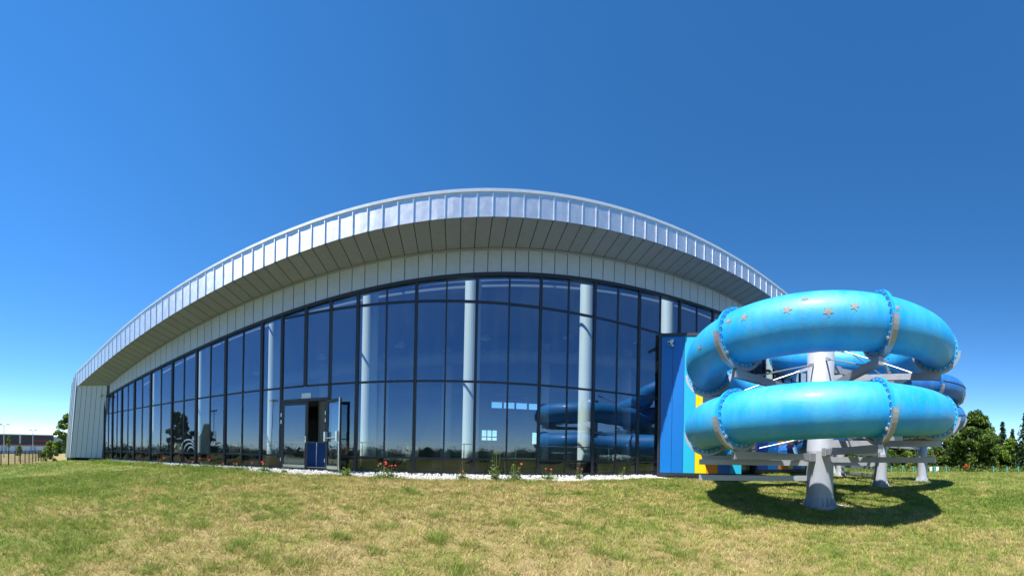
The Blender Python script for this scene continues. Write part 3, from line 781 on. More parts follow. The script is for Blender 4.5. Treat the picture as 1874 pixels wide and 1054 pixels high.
def post(rt, C, r, ztop, gus=18):
    gz = float(ground_z(C[0], C[1])) - .02
    B().box((C[0] - r - .15, C[1] - r - .15, gz - .4), (C[0] + r + .15, C[1] + r + .15, gz + .03)).mk('concrete_pad', 'concrete', rt)
    col = mk_col = B().lathe((C[0], C[1], gz + .06), [(r, 0), (r, 1.35 - .01), (r + .003, 1.35), (r, 1.362), (r, ztop - gz - .06), (r - .03, ztop - gz - .05), (0.001, ztop - gz - .05)], 48).mk('column', 'column_paint', rt, False)
    for pl_ in col.data.polygons: pl_.use_smooth = abs(pl_.normal.z) < .5
    B().lathe((C[0], C[1], gz + .03), [(0.001, 0), (r + .10, 0), (r + .10, .03), (r - .05, .03)], 40).mk('base_plate', 'galv', col)
    for j in range(gus):
        a = 2 * math.pi * j / gus; d = Vector((math.cos(a), math.sin(a), 0)); n_ = Vector((-d.y, d.x, 0)) * .006
        o = Vector((C[0], C[1], gz + .06))
        tri = [o + d * (r - .01), o + d * (r + .08), o + d * (r + .08) + Vector((0, 0, .04)), o + d * (r - .005) + Vector((0, 0, .25))]
        B().hexa([p - n_ for p in tri] + [p + n_ for p in tri]).mk('gusset', 'column_paint', col)
    return gz

TH1 = 1.108; U1 = (math.sin(TH1), math.cos(TH1)); C1 = (8.3 * U1[0], 8.3 * U1[1]); R1 = 2.86
g1 = float(ground_z(*C1))
sA = root('water_slide', (C1[0], C1[1], g1), 'bright blue tube water slide with painted stars coiling round the nearest silver column', 'water slide')
keysA = [(190, 3.5), (180, 3.45), (90, 2.86), (0, 2.33), (-90, 2.22), (-180, 1.75), (-270, 1.22), (-360, .85), (-450, .72), (-470, .70)]
tb = Q(LB * .62, 0, .62)
PA, sAr, psA, flA, frA = slide(sA, C1, U1, R1, keysA, 180, -450, 20, ((16.5, 10.6, 5.3), (-.8, -.6, -.08), 4.0, 2.4),
                               ((tb[0] - nb[0] * .3, tb[1] - nb[1] * .3, .62), (-nb[0], -nb[1], 0), 1.0, 1.6), ('slide_cyan', 'flange_blue'), False)
post(sA, C1, .345, 3.25)
for fr_ in flA:
    if fr_[4] is None: continue
    saddle(sA, fr_)
    lower = fr_[4] < -180
    arm(sA, C1, .31, fr_, 0, .14, .78 if not lower else (.55 if fr_[4] < -400 else 0))
# low bracing beams near the ground
for psi_, L_, z_ in ((-74, 3.0, -.04), (-74, 3.0, -.42), (60, 2.9, .05)):
    p = ring_pt(C1, U1, L_, R_(psi_), z_); d = np.array([p[0] - C1[0], p[1] - C1[1]]); d /= np.linalg.norm(d)
    B().beam((C1[0] + d[0] * .3, C1[1] + d[1] * .3, z_), tuple(p), .09, .13).mk('support_arm', 'galv', sA)
# painted stars on the upper coil, laid on the shell
def star(rt, q, ang, size, rot):
    p, t_, x, y = frA(q); v = []; 
    def sp(dt, da):
        p, t_, x, y = frA(q + dt); a = ang + da / TR
        return p + (x * math.cos(a) + y * math.sin(a)) * (TR + .005)
    v.append(sp(0, 0))
    for j in range(10):
        rr_ = size if j % 2 == 0 else size * .42; a = rot + math.pi * j / 5
        v.append(sp(rr_ * math.cos(a), rr_ * math.sin(a)))
    mk('star', v, [(0, 1 + (j + 1) % 10, 1 + j) for j in range(10)], 'star_paint', rt)
# find the shell point seen at a pixel of the photograph
grid = []
for q in np.arange(0, sAr[-1], .06):
    p, t_, x, y = frA(q)
    if p[2] < 1.9: continue
    for a in np.linspace(0, 2 * math.pi, 72, endpoint=False):
        nn = x * math.cos(a) + y * math.sin(a); w_ = p + nn * TR
        if np.dot(nn, w_) < 0:
            r_ = math.hypot(w_[0], w_[1]); tt = math.atan2(w_[0], w_[1])
            grid.append((PX0 + PXR * tt, PY0 + PXR * ROLL * math.sin(tt) - PXR * w_[2] / r_, q, a))
grid = np.array(grid)
for (px, py, s_) in ((1436, 565, .075), (1512, 566, .085), (1562, 557, .075), (1358, 579, .075), (1474, 545, .06), (1328, 586, .07), (1277, 634, .07), (1640, 560, .06)):
    k = np.argmin((grid[:, 0] - px)**2 + (grid[:, 1] - py)**2)
    star(sA, grid[k, 2], grid[k, 3], s_, random.uniform(0, 6))

TH2 = 1.292; U2 = (math.sin(TH2), math.cos(TH2)); C2 = (14.3 * U2[0], 14.3 * U2[1]); R2 = 3.2
g2 = float(ground_z(*C2))
sB = root('water_slide', (C2[0], C2[1], g2), 'blue tube water slide behind the near coil, shade put into its darker colour, carried on the two farther columns', 'water slide')
keysB = [(200, 3.75), (180, 3.6), (90, 3.10), (0, 2.62), (-90, 2.42), (-180, 2.25), (-270, 2.0), (-360, 1.15), (-400, .78), (-450, .50), (-470, .45)]
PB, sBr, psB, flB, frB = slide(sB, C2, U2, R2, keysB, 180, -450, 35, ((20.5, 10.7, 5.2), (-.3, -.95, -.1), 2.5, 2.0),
                               ((15.6, 10.3, .45), (.4, .9, 0), 1.0, 1.5), ('slide_shaded', 'flange_shaded'), True)
post(sB, C2, .30, 3.6)
C3 = tuple(at_dir(1688, 17.6)); C4 = tuple(at_dir(1538, 20.5))
post(sB, C3, .27, 1.0); post(sB, C4, .27, 1.6)
for fr_ in flB:
    if fr_[4] is None: continue
    saddle(sB, fr_)
    arm(sB, C2, .30, fr_, 0, .12, .7 if fr_[4] > -90 else 0)
for (a, b_) in (((C2[0], C2[1], .02), (C4[0], C4[1], .02)), ((C2[0], C2[1], -.28), (C4[0], C4[1], -.28)), ((C2[0], C2[1], -.62), (C4[0], C4[1], -.62)), ((C2[0], C2[1], .72), (C3[0], C3[1], .72)), ((C1[0] + .3, C1[1], .32), (C2[0], C2[1], .45))):
    B().beam(a, b_, .09, .13).mk('tie_beam', 'galv', sB)

# ------------------------------------------------------------------ gravel strip of white stones
def stones(xa, xb, y0f, y1f, n, name, label):
    ico = bmesh.new(); bmesh.ops.create_icosphere(ico, subdivisions=1, radius=1); iv = np.array([v.co[:] for v in ico.verts]); fi = np.array([[v.index for v in f.verts] for f in ico.faces]); ico.free()
    xs_ = rng.uniform(xa, xb, n); tt = rng.uniform(0, 1, n); ys_ = y0f(xs_) + (y1f(xs_) - y0f(xs_)) * tt
    sc = rng.uniform(.018, .042, n)
    V = []
    for i in range(n):
        A = rng.normal(size=(3, 3)); q_, _ = np.linalg.qr(A)
        vv = (iv * rng.uniform(.75, 1.2, (len(iv), 1)) * np.array([1, .8, .6])) @ q_ * sc[i]
        vv = vv + [xs_[i], ys_[i], float(ground_z(xs_[i], ys_[i])) + .012 + rng.uniform(0, .03) + .04 * tt[i]]
        V.append(vv[fi].reshape(-1, 3))
    o = npmesh(name, np.concatenate(V), 3, 'stone_white'); o['kind'] = 'stuff'; o['label'] = label; o['category'] = 'gravel'
wob = lambda x: .10 * np.sin(x * 1.3) + .07 * np.sin(x * 3.1 + 1)
stones(-18, 7.0, lambda x: 9.52 + wob(x), lambda x: x * 0 + 10.32, 6000, 'gravel', 'strip of white pebbles along the foot of the glass front')
bed = B()
X = np.linspace(-18, 7.4, 90); v = []; f = []
for x in X:
    yy_ = 9.54 + float(wob(x)); v += [(x, yy_, float(ground_z(x, yy_)) + .006), (x, 10.4, -.652)]
f = [(2 * i, 2 * i + 2, 2 * i + 3, 2 * i + 1) for i in range(len(X) - 1)]
gb = mk('gravel_bed', v, f, 'stone_white'); gb['kind'] = 'structure'; gb['label'] = 'pale gravel ground under the white pebbles'; gb['category'] = 'gravel bed'

# ------------------------------------------------------------------ grass blades
def lawn_ok(x, y):
    n = len(x)
    ok = ~((y > 9.50 + wob(x) + np.abs(rng.normal(0, .2, n)) * (rng.uniform(0, 1, n) < .5)) & (x > -22.2) & (x < 7.6))
    ok &= ~((y > 8.95) & (x > -23.2) & (x < -18.5))
    sd = (x - P0[0]) * nb[0] + (y - P0[1]) * nb[1]
    ok &= ~((x > 7.0) & (x < 11) & (sd < .1)) & ~((y > 10.0) & (x > 9) & (x < 22))
    for C in (C1, C2, C3, C4): ok &= (np.maximum(np.abs(x - C[0]), np.abs(y - C[1])) > .50)
    return ok
def blades(cx, cy, per, spread, h0, wk, cgreen, chs, label):
    """clumps of blades leaning outwards from their centres"""
    nc = len(cx); k = np.repeat(np.arange(nc), per); n = len(k)
    cr_ = np.hypot(cx, cy); sp = spread * np.clip(cr_ / 7, .8, 3)
    dx, dy = rng.normal(0, 1, n) * sp[k], rng.normal(0, 1, n) * sp[k]
    x, y = cx[k] + dx, cy[k] + dy
    cb = rng.uniform(0, 1, nc)
    ok = lawn_ok(x, y); k, x, y, dx, dy = k[ok], x[ok], y[ok], dx[ok], dy[ok]; n = len(k)
    r = np.hypot(x, y); z = ground_z(x, y)
    h = h0 * rng.uniform(.45, 1.4, n) * chs[k] * np.clip(.75 + r / 24, .8, 1.7); wd = wk * np.clip(r / 5, .8, 6) * rng.uniform(.6, 1.4, n)
    q = rng.uniform(0, 2 * np.pi, n); lean = h / np.maximum(sp[k], .01) * .55
    tip = np.stack([x + dx * lean + rng.normal(0, .35, n) * h, y + dy * lean + rng.normal(0, .35, n) * h, z + h], 1)
    p = np.stack([x, y, z - .005], 1); e = np.stack([np.cos(q), np.sin(q), 0 * q], 1) * wd[:, None] / 2
    v = np.stack([p - e, p + e, tip], 1).reshape(-1, 3)
    rn = np.clip(.55 * cb[k] + .45 * rng.uniform(0, 1, n), 0, 1); gr = np.clip(cgreen[k] + rng.normal(0, .15, n), 0, 1)
    o = npmesh('grass', v, 3, 'grass_blade', None, {'rnd': np.repeat(rn, 3), 'green': np.repeat(gr, 3)})
    o['kind'] = 'stuff'; o['label'] = label; o['category'] = 'grass'
def scatter(n, rmin, rmax, pw):
    a = rng.uniform(-1.46, 1.80, n); r = (rng.uniform(rmin**pw, rmax**pw, n))**(1 / pw); return r * np.sin(a), r * np.cos(a)
cx, cy = scatter(34000, 3.2, 14, 1.4)
gl = np.where(rng.uniform(0, 1, len(cx)) < np.clip(.10 - cx * .02, .07, .4), rng.uniform(.3, .9, len(cx)), 0)
blades(cx, cy, 14, .034, .055, .011, gl, rng.uniform(.6, 1.3, len(cx)), 'short dry grass of the near lawn')
cx, cy = scatter(30000, 12.5, 36, 1.2)
blades(cx, cy, 9, .05, .055, .007, np.where(rng.uniform(0, 1, len(cx)) < np.clip(.10 - cx * .02, .12, .4), rng.uniform(.3, .9, len(cx)), 0), rng.uniform(.6, 1.3, len(cx)), 'grass of the farther lawn past the slide columns')
tf = []
for px, py, w_ in ((480, 950, .25), (525, 945, .35), (590, 950, .22), (300, 985, .35), (290, 1040, .3), (440, 1000, .3), (480, 1020, .25), (625, 985, .16), (705, 965, .2), (760, 905, .18), (750, 900, .16), (845, 905, .3), (800, 945, .2), (690, 1010, .15),
                   (800, 990, .2), (860, 1000, .2), (370, 965, .22), (230, 880, .4), (1010, 905, .2), (1135, 1020, .18), (1100, 1015, .14), (1060, 905, .12), (400, 1040, .3), (560, 1030, .3), (140, 1000, .5), (60, 960, .6), (100, 1030, .6), (1610, 985, .35), (1740, 950, .3), (1290, 915, .3),
                   (1330, 960, .5), (1240, 1010, .4), (640, 930, .2), (905, 895, .3), (380, 875, .5), (400, 885, .5), (130, 900, .6), (150, 960, .5), (940, 960, .3), (1000, 1000, .3), (860, 1045, .3), (1050, 960, .3), (1180, 930, .4)):
    # where the pixel's ray meets the lawn
    tt = th(px); vy = (py - PY0 - PXR * ROLL * math.sin(tt)) / PXR
    best = min(np.arange(3, 12, .05), key=lambda r: abs(float(ground_z(r * math.sin(tt), r * math.cos(tt))) + vy * r))
    tf.append((best * math.sin(tt), best * math.cos(tt), w_ * .8, random.uniform(1.0, 1.9)))
tf = np.array(tf)
X_, Y_, G_, H_ = [], [], [], []
for (x, y, w_, h_) in tf:          # each tuft is an irregular group of green clumps
    m_ = int(10 + 60 * w_); an = rng.uniform(0, 6.28); st = rng.uniform(.4, 1.0)
    u_, v_ = rng.normal(0, w_ * .55, m_), rng.normal(0, w_ * .55 * st, m_)
    X_.append(x + u_ * math.cos(an) - v_ * math.sin(an)); Y_.append(y + u_ * math.sin(an) + v_ * math.cos(an)); G_.append(np.clip(rng.normal(.8, .2, m_), 0, 1)); H_.append(rng.uniform(.7, 1.5, m_) * h_)
cx, cy = scatter(260, 3.4, 9.3, 1.5)  # and many single weeds
X_.append(cx); Y_.append(cy); G_.append(rng.uniform(.4, 1, 260)); H_.append(rng.uniform(.7, 1.8, 260))
cx = rng.uniform(-18, -6.5, 900); X_.append(cx); Y_.append(9.25 + wob(cx) + rng.normal(.1, .22, 900)); G_.append(rng.uniform(.2, .8, 900)); H_.append(rng.uniform(.9, 2.4, 900))
cx = rng.uniform(-6.5, 7.0, 420); X_.append(cx); Y_.append(9.38 + wob(cx) + rng.normal(0, .12, 420)); G_.append(rng.uniform(.2, .8, 420)); H_.append(rng.uniform(.8, 1.8, 420))
X_, Y_, G_, H_ = map(np.concatenate, (X_, Y_, G_, H_))
blades(X_, Y_, 16, .03, .05, .010, G_, H_, 'greener taller grass tufts scattered over the lawn')

# ------------------------------------------------------------------ poppies and weeds
def plant(px, dist_y, h, spread, reds, label, yellow=0, name='poppy_plant', cat='flower', grp='poppies and weeds along the pebbles', mt='leaf_weed', nl=260):
    x = onY(px, dist_y); y = dist_y; z = float(ground_z(x, y))
    rt = root(name, (x, y, z), label, cat, grp)
    n = int(nl); C = np.stack([x + rng.normal(0, spread * .45, n), y + rng.normal(0, spread * .3, n), z + np.abs(rng.normal(0, .38, n)) * h * .6 + .01], 1)
    leaves('foliage', C, .028, mt, rt, .1)
    st = B(); heads = []
    for k in range(reds + yellow + 3):
        bx, by = x + random.gauss(0, spread * .45), y + random.gauss(0, spread * .25)
        tx, ty, tz = bx + random.gauss(0, .05), by + random.gauss(0, .05), z + h * random.uniform(.65, 1.1)
        st.cyl((bx, by, z - .01), (tx, ty, tz), .005, .004, n=5); heads.append((tx, ty, tz))
    o_ = st.mk('stems', 'stem_green', rt); o_['kind'] = 'stuff'
    for k in range(reds):
        c = heads[k]; bb = B(); r = random.uniform(.03, .045)
        ax = Vector((random.gauss(0, .5), random.gauss(-.5, .4), 1)).normalized(); xx = ax.cross(Vector((0, 1, .2))).normalized(); yy = ax.cross(xx)
        v = [Vector(c)]; m_ = 10
        for ring, (rr_, hh) in enumerate(((.55, .25), (1.0, .62))):
            for j in range(m_):
                q = 2 * math.pi * j / m_; wv_ = 1 + .18 * math.sin(4 * q + k)
                v.append(Vector(c) + (xx * math.cos(q) + yy * math.sin(q)) * r * rr_ * wv_ + ax * r * hh * (1.1 if j % 2 else .9))
        f = [(0, 1 + (j + 1) % m_, 1 + j) for j in range(m_)] + [(1 + j, 1 + (j + 1) % m_, 1 + m_ + (j + 1) % m_, 1 + m_ + j) for j in range(m_)]
        fo = mk('flower', v, f, 'poppy_red', rt)
        B().lathe(Vector(c) + ax * r * .1, [(.001, 0), (.010, .004), (.010, .014), (.001, .018)], 8).mk('flower_eye', 'poppy_eye', fo)
    if yellow:
        C = np.concatenate([np.array(heads[reds + k]) + rng.normal(0, .018, (26, 3)) for k in range(yellow)])
        o_ = leaves('yellow_flowers', C, .014, 'leaf_gold', rt); o_['kind'] = 'stuff'
PL = [(170, 9.6, .30, .3, 1, 'single poppy by the corner of the grey end wall, farthest left'),
      (262, 9.6, .30, .45, 2, 'poppies low before the narrow left panes, second clump from the left'),
      (292, 9.6, .35, .35, 3, 'trio of bright poppies left of the white wave on the glass'),
      (344, 9.6, .26, .3, 2, 'two small poppies under the white wave on the glass'),
      (376, 9.6, .42, .45, 5, 'dense poppy clump just right of the white wave'),
      (398, 9.6, .30, .4, 2, 'pair of poppies between the wave clump and the tan inner pot'),
      (438, 9.6, .30, .5, 2, 'two poppies before the tan pot left of the door'),
      (485, 9.62, .34, .3, 3, 'poppies just left of the closed door leaf'),
      (521, 9.6, .22, .12, 1, 'lone low poppy in the pebbles below the closed door leaf'),
      (706, 9.5, .46, .45, 8, 'largest poppy clump, right of the open door leaf'),
      (848, 9.7, .34, .18, 1, 'thin single poppy in the pebbles at the middle of the front'),
      (1005, 9.65, .34, .3, 2, 'bushy plant with two poppies before the reflected slide'),
      (1060, 9.75, .36, .12, 2, 'two close poppies rightmost along the pebbles')]
for px, y, h, sp, n_, lb in PL: plant(px, y, h, sp, n_, lb, nl=120 + 900 * sp)
plant(634, 9.55, .42, .22, 0, 'leafy light green weed under the open door leaf', 0, 'weed_plant', 'weed', mt='leaf_light', nl=420)
plant(906, 9.62, .85, .18, 0, 'tall yellow topped weed, highest plant along the pebbles', 3, 'weed_plant', 'weed', nl=360)
plant(942, 9.62, .55, .26, 1, 'yellow topped weed with one orange poppy beside the tallest weed', 3, 'weed_plant', 'weed', nl=380)
plant(200, 9.7, .30, .3, 0, 'green weed at the left foot of the glass front', 0, 'weed_plant', 'weed', nl=300)
plant(1137, 9.9, .35, .12, 0, 'slender weed in the pebbles left of the blue panels', 1, 'weed_plant', 'weed', nl=60)
plant(330, 9.35, .30, .8, 0, 'low green weeds spread before the wave decal', 0, 'weed_plant', 'weed', nl=600)

# ------------------------------------------------------------------ pots inside the glass
def pot(px, Y, zb, s, mt, label, shape):
    x = onY(px, Y); rt = root('plant_pot', (x, Y, zb), label, 'pot', 'pots standing inside the glass')
    prof = {'urn': [(.001, 0), (.16, 0), (.25, .16), (.27, .30), (.20, .46), (.24, .50), (.20, .50), (.18, .44)], 'tub': [(.001, 0), (.17, 0), (.22, .26), (.24, .30), (.25, .36), (.21, .36), (.20, .30)]}[shape]
    b_ = B().lathe((x, Y, zb), [(r * s, z * s) for r, z in prof], 24).mk('pot_body', mt, rt, True)
    B().lathe((x, Y, zb + .30 * s), [(.001, 0), (.19 * s, 0)], 16).mk('soil', 'soil', rt)
    B().box((x - .3, Y - .25, -.6), (x + .3, Y + .25, zb)).mk('stand', 'inside_white', rt)
pot(627, 12.15, -.10, .9, 'terracotta', 'two tone brown pot behind the open door leaf', 'urn')
pot(755, 12.15, -.12, .9, 'glazed_tan', 'round cream pot inside the glass at mid front', 'urn')
pot(427, 12.15, -.05, 1.0, 'glazed_tan', 'wide woven tan pot inside left of the door', 'tub')
pot(327, 12.15, -.05, 1.0, 'glazed_tan', 'narrow cream urn inside beside the white wave', 'urn')

# ------------------------------------------------------------------ trees
def deciduous(px, r, h, w_, label, mt='leaf_maple', n=10000, name='maple_tree', grp=None, trunk=True, leaf=.16, base=.18, cat='tree', xy=None):
    p = at_dir(px, r) if xy is None else np.array(xy); z = float(ground_z(*p))
    rt = root(name, (p[0], p[1], z), label, cat, grp)
    if trunk:
        b_ = B(); b_.cyl((p[0], p[1], z - .2), (p[0] + .1, p[1], z + h * .45), .03 * h * .8, .018 * h, n=10)
        b_.cyl((p[0] + .1, p[1], z + h * .45), (p[0], p[1], z + h * .85), .018 * h, .005 * h, n=8)
        for k in range(9):
            q = random.uniform(0, 6.3); zz = z + h * random.uniform(.22, .6); L = w_ * random.uniform(.25, .42)
            b_.cyl((p[0] + .07, p[1], zz), (p[0] + L * math.cos(q), p[1] + L * math.sin(q), zz + L * .7), .010 * h, .003 * h, n=6)
        b_.mk('trunk', 'bark', rt)
    nc = (130 if n > 15000 else 80) if trunk else 36; C = []; sh = []
    for k in range(nc):
        q = random.uniform(0, 6.283); v_ = random.uniform(0, 1) ** .85
        zz = h * (base + (1 - base) * v_); pr = math.sin(math.pi * min(1, (v_ * .86 + .14)) ** .8) ** .75
        rad = w_ / 2 * max(.12, pr) * random.uniform(.45, 1.0)
        c = np.array([p[0] + rad * math.cos(q), p[1] + rad * math.sin(q), z + zz]); cs = w_ * random.uniform(.06, .125)
        m_ = n // nc; d = rng.normal(size=(m_, 3)); d /= np.linalg.norm(d, axis=1)[:, None]
        d *= (rng.uniform(.2, 1, (m_, 1)) ** .5) * cs * np.array([1.15, 1.15, .75]); C.append(c + d); sh.append(np.full(m_, random.uniform(.2, .8)))
    leaves('crown', np.concatenate(C), leaf, mt, rt, .3, np.concatenate(sh))
    return rt
def spruce(px, r, h, w_, label, grp):
    p = at_dir(px, r); z = float(ground_z(*p)); rt = root('spruce_tree', (p[0], p[1], z), label, 'tree', grp)
    B().cyl((p[0], p[1], z - .2), (p[0], p[1], z + h * .97), .022 * h, .004 * h, n=8).mk('trunk', 'bark', rt)
    C = []; sh = []
    for k in range(26):
        v_ = k / 25; zz = h * (.06 + .93 * v_); rad = w_ / 2 * (1 - v_) ** .85 * random.uniform(.85, 1.1) + .06
        nb_ = max(4, int(11 * (1 - v_) + 3))
        for j in range(nb_):
            q = 2 * math.pi * (j + random.random()) / nb_; m_ = 24; s = rng.uniform(.1, 1, m_) * rad * random.uniform(.8, 1.1)
            C.append(np.stack([p[0] + s * math.cos(q) + rng.normal(0, .06 + .05 * s), p[1] + s * math.sin(q) + rng.normal(0, .08, m_), z + zz - s * .28 + rng.normal(0, .07, m_)], 1)); sh.append(np.full(m_, random.uniform(.1, .8)))
    leaves('crown', np.concatenate(C), .11, 'leaf_dark', rt, .2, np.concatenate(sh))
TG = 'trees beyond the lawn on the right'
deciduous(1786, 36, 6.4, 5.6, 'large round crowned green tree, tallest right of the slide', n=26000, grp=TG, leaf=.12)
spruce(1835, 40, 5.9, 2.6, 'slim dark spruce just right of the large round tree', TG)
spruce(1853, 42, 5.2, 2.4, 'smaller spruce between the slim spruce and the picture edge', TG)
spruce(1876, 36, 6.4, 4.0, 'broad dark spruce cut by the right picture edge', TG)
for px, r, h, w_, mt, lb in ((1716, 40, 4.6, 4.2, 'leaf_maple', 'rounded bush tree left of the large tree, behind the third column'),
                             (1672, 44, 4.4, 4.0, 'leaf_maple', 'leafy bush just left of the third slide column'),
                             (1634, 40, 3.6, 3.4, 'leaf_maple', 'leafy bush between the second and third slide columns'),
                             (1590, 46, 4.6, 4.4, 'leaf_maple', 'bush tree directly behind the second slide column'),
                             (1545, 42, 4.0, 4.2, 'leaf_maple', 'bush right of the nearest slide column'),
                             (1508, 48, 4.4, 4.0, 'leaf_dark', 'dark bush hidden behind the nearest slide column'),
                             (1745, 47, 3.8, 3.6, 'leaf_dark', 'dark bush behind the left foot of the large tree'),
                             (1818, 40, 3.2, 3.4, 'leaf_maple', 'bush under the slim spruce'),
                             (1850, 38, 2.8, 3.0, 'leaf_light', 'pale bush at the far right under the spruces')):
    deciduous(px, r, h * 1.3, w_ * 1.35, lb, mt, 9000, 'leafy_bush', TG, True, .13, .02)
deciduous(1663, 38, 1.9, .8, 'small golden shrub seen under the slide', 'leaf_gold', 900, 'golden_shrub', None, False, .07, .03, 'shrub')
C = []; sh = []
for k in range(150):
    q_ = at_dir(random.uniform(1440, 1900), random.uniform(52, 62)); h = random.uniform(2.6, 4.6); n_ = 160
    C.append(rng.normal(size=(n_, 3)) * np.array([1.3, 1.3, h * .27]) + [q_[0], q_[1], -1.1 + h * .5]); sh.append(np.full(n_, random.uniform(0, .9)))
o = leaves('hedge', np.concatenate(C), .22, 'leaf_maple', None, .2, np.concatenate(sh)); o['kind'] = 'stuff'; o['label'] = 'continuous thicket behind the bushes on the right'; o['category'] = 'thicket'
# rough grass margin under the trees
C = []; 
for k in range(9000):
    px = random.uniform(1500, 1890); r = random.uniform(33.5, 38); p = at_dir(px, r); C.append((p[0], p[1], float(ground_z(*p)) + abs(random.gauss(0, .28))))
o = leaves('tall_weeds', np.array(C), .09, 'leaf_weed', None, .0); o['kind'] = 'stuff'; o['label'] = 'strip of tall rough weeds under the right hand trees'; o['category'] = 'weeds'
rt = root('post_fence', (*at_dir(1700, 33.5), -1.03), 'row of short teal posts before the right hand trees', 'fence')
for px in (1613, 1632, 1652, 1672, 1710, 1712, 1732, 1818, 1843, 1864):
    p = at_dir(px, 33.5); z = float(ground_z(*p)); B().box((p[0] - .05, p[1] - .05, z - .2), (p[0] + .05, p[1] + .05, z + .62)).mk('post', 'teal_post', rt)
deciduous(1769, 34, .85, .6, 'orange blossoming shrub under the large round tree', 'leaf_orange' if 'leaf_orange' in M else 'leaf_gold', 500, 'orange_shrub', None, False, .08, .35, 'shrub')
leaf_mat('leaf_orange', [(.45, .08, .02), (.65, .16, .03)])
bpy.data.objects['orange_shrub'].children[0].data.materials[0] = M['leaf_orange']
for px, lb in ((1704, 'white box left of the large tree, nearer the column'), (1716, 'white box left of the large tree, the one closer to the tree')):
    p = at_dir(px, 34); z = float(ground_z(*p)); rt = root('white_box', (p[0], p[1], z), lb, 'box', 'white boxes at the lawn edge')
    B().box((p[0] - .12, p[1] - .12, z), (p[0] + .12, p[1] + .12, z + .5)).mk('box_body', 'white_plastic', rt); B().box((p[0] - .14, p[1] - .14, z + .5), (p[0] + .14, p[1] + .14, z + .56)).mk('lid', 'white_plastic', rt)

# ------------------------------------------------------------------ left: fence, warehouse, lamps, trees
rt = root('post_fence', (-23.6, 4.3, -1.6), 'black mesh fence receding past the left end wall', 'fence')
fp = []
for k in range(17):
    x, y = -23.6 - .905 * 2.4 * k, 4.3 + .425 * 2.4 * k; z = float(ground_z(x, y)); fp.append((x, y, z))
    B().box((x - .04, y - .04, z - .2), (x + .04, y + .04, -.10)).mk('post', 'fence_black', rt)
for k in range(-2, 16):
    a = (-23.6 - .905 * 2.4 * k, 4.3 + .425 * 2.4 * k); b_ = (-23.6 - .905 * 2.4 * (k + 1), 4.3 + .425 * 2.4 * (k + 1))
    if k < 0: continue
    m_ = B()
    for zz in (-.14, -.55, -1.0, -1.42): m_.beam((a[0], a[1], zz), (b_[0], b_[1], zz), .012, .012)
    for j in range(1, 24):
        s = j / 24; m_.beam((a[0] + (b_[0] - a[0]) * s, a[1] + (b_[1] - a[1]) * s, -1.5), (a[0] + (b_[0] - a[0]) * s, a[1] + (b_[1] - a[1]) * s, -.12), .006, .006)
    m_.mk('mesh_panel', 'fence_black', rt)
# warehouse: local frame along its front
wA = at_dir(-60, 118); wB = at_dir(98, 128)
wd_ = wB - wA; wL = np.linalg.norm(wd_); wd_ /= wL; wn = np.array([wd_[1], -wd_[0]])
if np.dot(wn, -wA) < 0: wn = -wn
W = root('warehouse', (*(wA + wd_ * wL / 2), -1.6), 'long charcoal warehouse with a red stripe behind the black fence', 'building')
def wq(s0, s1, o0, o1, z0, z1, name, mt, par=None):
    c = lambda s, o, z: (wA[0] + wd_[0] * s + wn[0] * o, wA[1] + wd_[1] * s + wn[1] * o, z)
    return B().hexa([c(s0, o0, z0), c(s1, o0, z0), c(s1, o1, z0), c(s0, o1, z0), c(s0, o0, z1), c(s1, o0, z1), c(s1, o1, z1), c(s0, o1, z1)]).mk(name, mt, par or W)
wq(0, wL, -30, 0, 1.9, 5.4, 'upper_wall', 'ware_dark'); wq(0, wL, -30, -.1, -2.2, 1.55, 'lower_wall', 'ware_light'); wq(0, wL, -29.9, .05, 1.55, 1.9, 'red_stripe', 'ware_red')
wq(0, wL, -30, .1, 5.4, 5.75, 'roof_edge', 'ware_white'); wq(wL * .58, wL * .60, 0, .12, 2.1, 5.3, 'downpipe', 'ware_light')
for s in (.12, .28, .44, .62, .78, .90): wq(wL * s, wL * (s + .09), -.1, .02, -1.2, 1.1, 'gate', 'ware_white')
for k in range(9):
    s = wL * .755 + k * .62; wq(s, s + .42, 0, .08, 2.9 + (.15 if k % 2 else 0), 3.5 + (.35 if k in (0, 7) else 0), 'sign_letter', 'ware_red')
for s in (.5, .68, .86): wq(wL * s, wL * s + .07, -4, -3.93, 5.7, 8.6, 'roof_mast', 'mast')
p = at_dir(104, 140); rt = root('pale_building', (p[0], p[1], -1.6), 'pale blue building peeping out beside the warehouse', 'building')
B().box((p[0] - 1.2, p[1] - 4, -2), (p[0] + 3.8, p[1] + 4, 5.0)).mk('wall', 'pale_blue', rt); B().box((p[0] - 1.4, p[1] - 4.2, 5.0), (p[0] + 4, p[1] + 4.2, 5.3)).mk('roof', 'ware_white', rt)
B().box((p[0] - .2, p[1] - 4.05, 2.2), (p[0] + .8, p[1] - 4.0, 3.4)).mk('window', 'glass_low', rt)
def lamp(px, r, zt_, kind, label):
    p = at_dir(px, r); z = -1.7; rt = root('lamp_post', (p[0], p[1], z), label, 'lamp', 'tall lamp posts before the warehouse')
    B().cyl((p[0], p[1], z), (p[0], p[1], zt_), .13, .07, n=10).mk('pole', 'mast', rt)
    rt2 = np.array([math.cos(th(px)), -math.sin(th(px))])
    for sd in (-1, 1):
        e = (p[0] + rt2[0] * sd * (.55 if kind else .75), p[1] + rt2[1] * sd * (.55 if kind else .75), zt_ + (.05 if kind else .2))
        B().cyl((p[0], p[1], zt_ - .05), e, .05, n=8).mk('arm', 'mast', rt)
        B().box((e[0] - .25, e[1] - .3, e[2] - .08), (e[0] + .25, e[1] + .3, e[2] + .1)).mk('lamp_head', 'black_plastic' if (sd < 0 and not kind) else 'ware_white', rt)
lamp(7, 62, zpx(7, 779, 62), 0, 'lamp post with two tilted heads at the left picture edge')
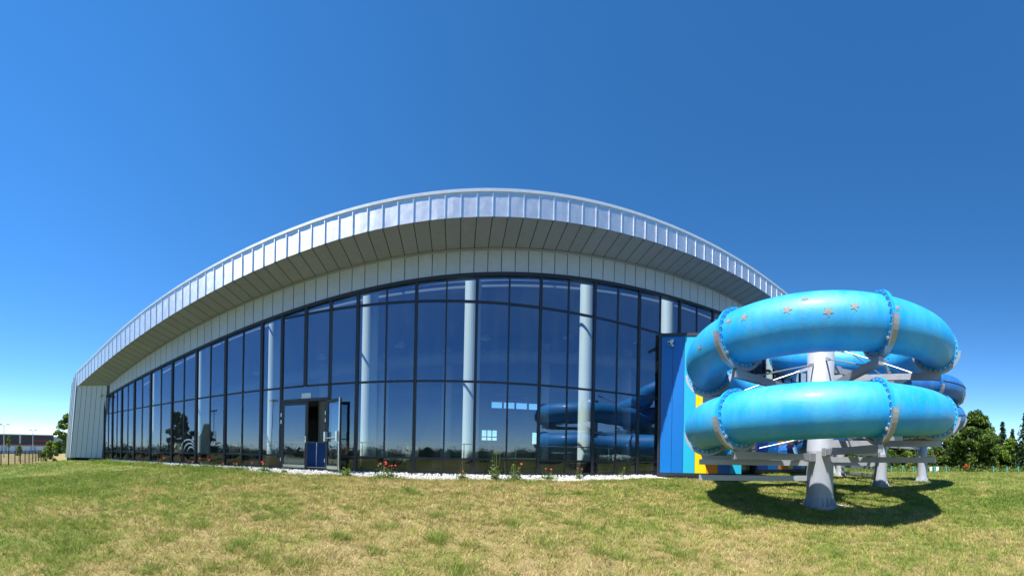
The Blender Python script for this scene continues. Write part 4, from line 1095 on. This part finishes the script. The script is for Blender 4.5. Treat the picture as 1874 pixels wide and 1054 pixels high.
lamp(60, 72, zpx(60, 788, 72), 1, 'lamp post with a flat crosswise head, second from the left edge')
LG = 'trees and shrubs by the left fence'
deciduous(124, 44, 6.2, 4.2, 'green tree half hidden behind the grey left end wall', 'leaf_light', 8000, 'leafy_tree', LG, True, .16, .2)
deciduous(92, 46, 2.6, 3.6, 'wide light green bush behind the fence left of the end wall', 'leaf_light', 3500, 'leafy_bush', LG, False, .12, .02)
deciduous(35, 44, 2.1, 1.0, 'small young tree behind the fence', 'leaf_light', 900, 'young_tree', LG, True, .10, .35)
deciduous(16, 60, 4.0, .9, 'thin sapling before the warehouse wall', 'leaf_light', 300, 'sapling', LG, True, .12, .45)

# ------------------------------------------------------------------ behind the photographer (seen in the glass)
C = []; sh = []
for k in range(420):
    a = random.uniform(math.pi * .52, math.pi * 1.48); r = random.uniform(85, 120); x, y = r * math.sin(a), r * math.cos(a)
    h = random.uniform(2.2, 4.2) * (1.0 if random.random() < .88 else 1.5); n_ = 150
    d = rng.normal(size=(n_, 3)) * np.array([1.7, 1.7, h * .24]) + [x, y, -1.8 + h * .48]; C.append(d); sh.append(np.full(n_, random.uniform(0, .8)))
o = leaves('wood', np.concatenate(C), .34, 'leaf_dark', None, .2, np.concatenate(sh)); o['kind'] = 'stuff'; o['label'] = 'far belt of dark trees mirrored low in the glass'; o['category'] = 'wood'
deciduous(0, 0, 5.0, 3.4, 'lower tree behind the photographer mirrored at the left of the glass', 'leaf_maple', 9000, 'broad_tree', 'mirrored trees', True, .2, .1, xy=(-30.5, -11))
deciduous(0, 0, 6.8, 4.4, 'broad tree mirrored beside the lower one at the left of the glass', 'leaf_maple', 6000, 'broad_tree', 'mirrored trees', True, .2, .1, xy=(-34.5, -10))
deciduous(0, 0, 3.4, 4, 'tree mirrored in the glass right of the door', 'leaf_dark', 5000, 'broad_tree', 'mirrored trees', True, .25, .1, xy=(-6, -62))
def flood(x, y, h, label):
    rt = root('floodlight_mast', (x, y, -2), label, 'lamp', 'sports ground floodlights behind the photographer')
    B().cyl((x, y, -2.1), (x, y, h), .22, .10, n=10).mk('pole', 'mast', rt)
    for k in range(2): B().beam((x - 1.6, y, h - .2 - k * .9), (x + 1.6, y, h - .2 - k * .9), .1, .1).mk('crossbar', 'mast', rt)
    for k in range(4): B().box((x - 1.5 + k * .85, y, h - .1), (x - .95 + k * .85, y + .25, h + .45)).mk('lamp_head', 'black_plastic', rt)
flood(-58, -70, 17, 'floodlight mast mirrored in the pane left of the door')
flood(-46, -78, 13, 'floodlight mast mirrored in the closed door leaf')
flood(-84, -72, 15, 'floodlight mast mirrored well left of the door')
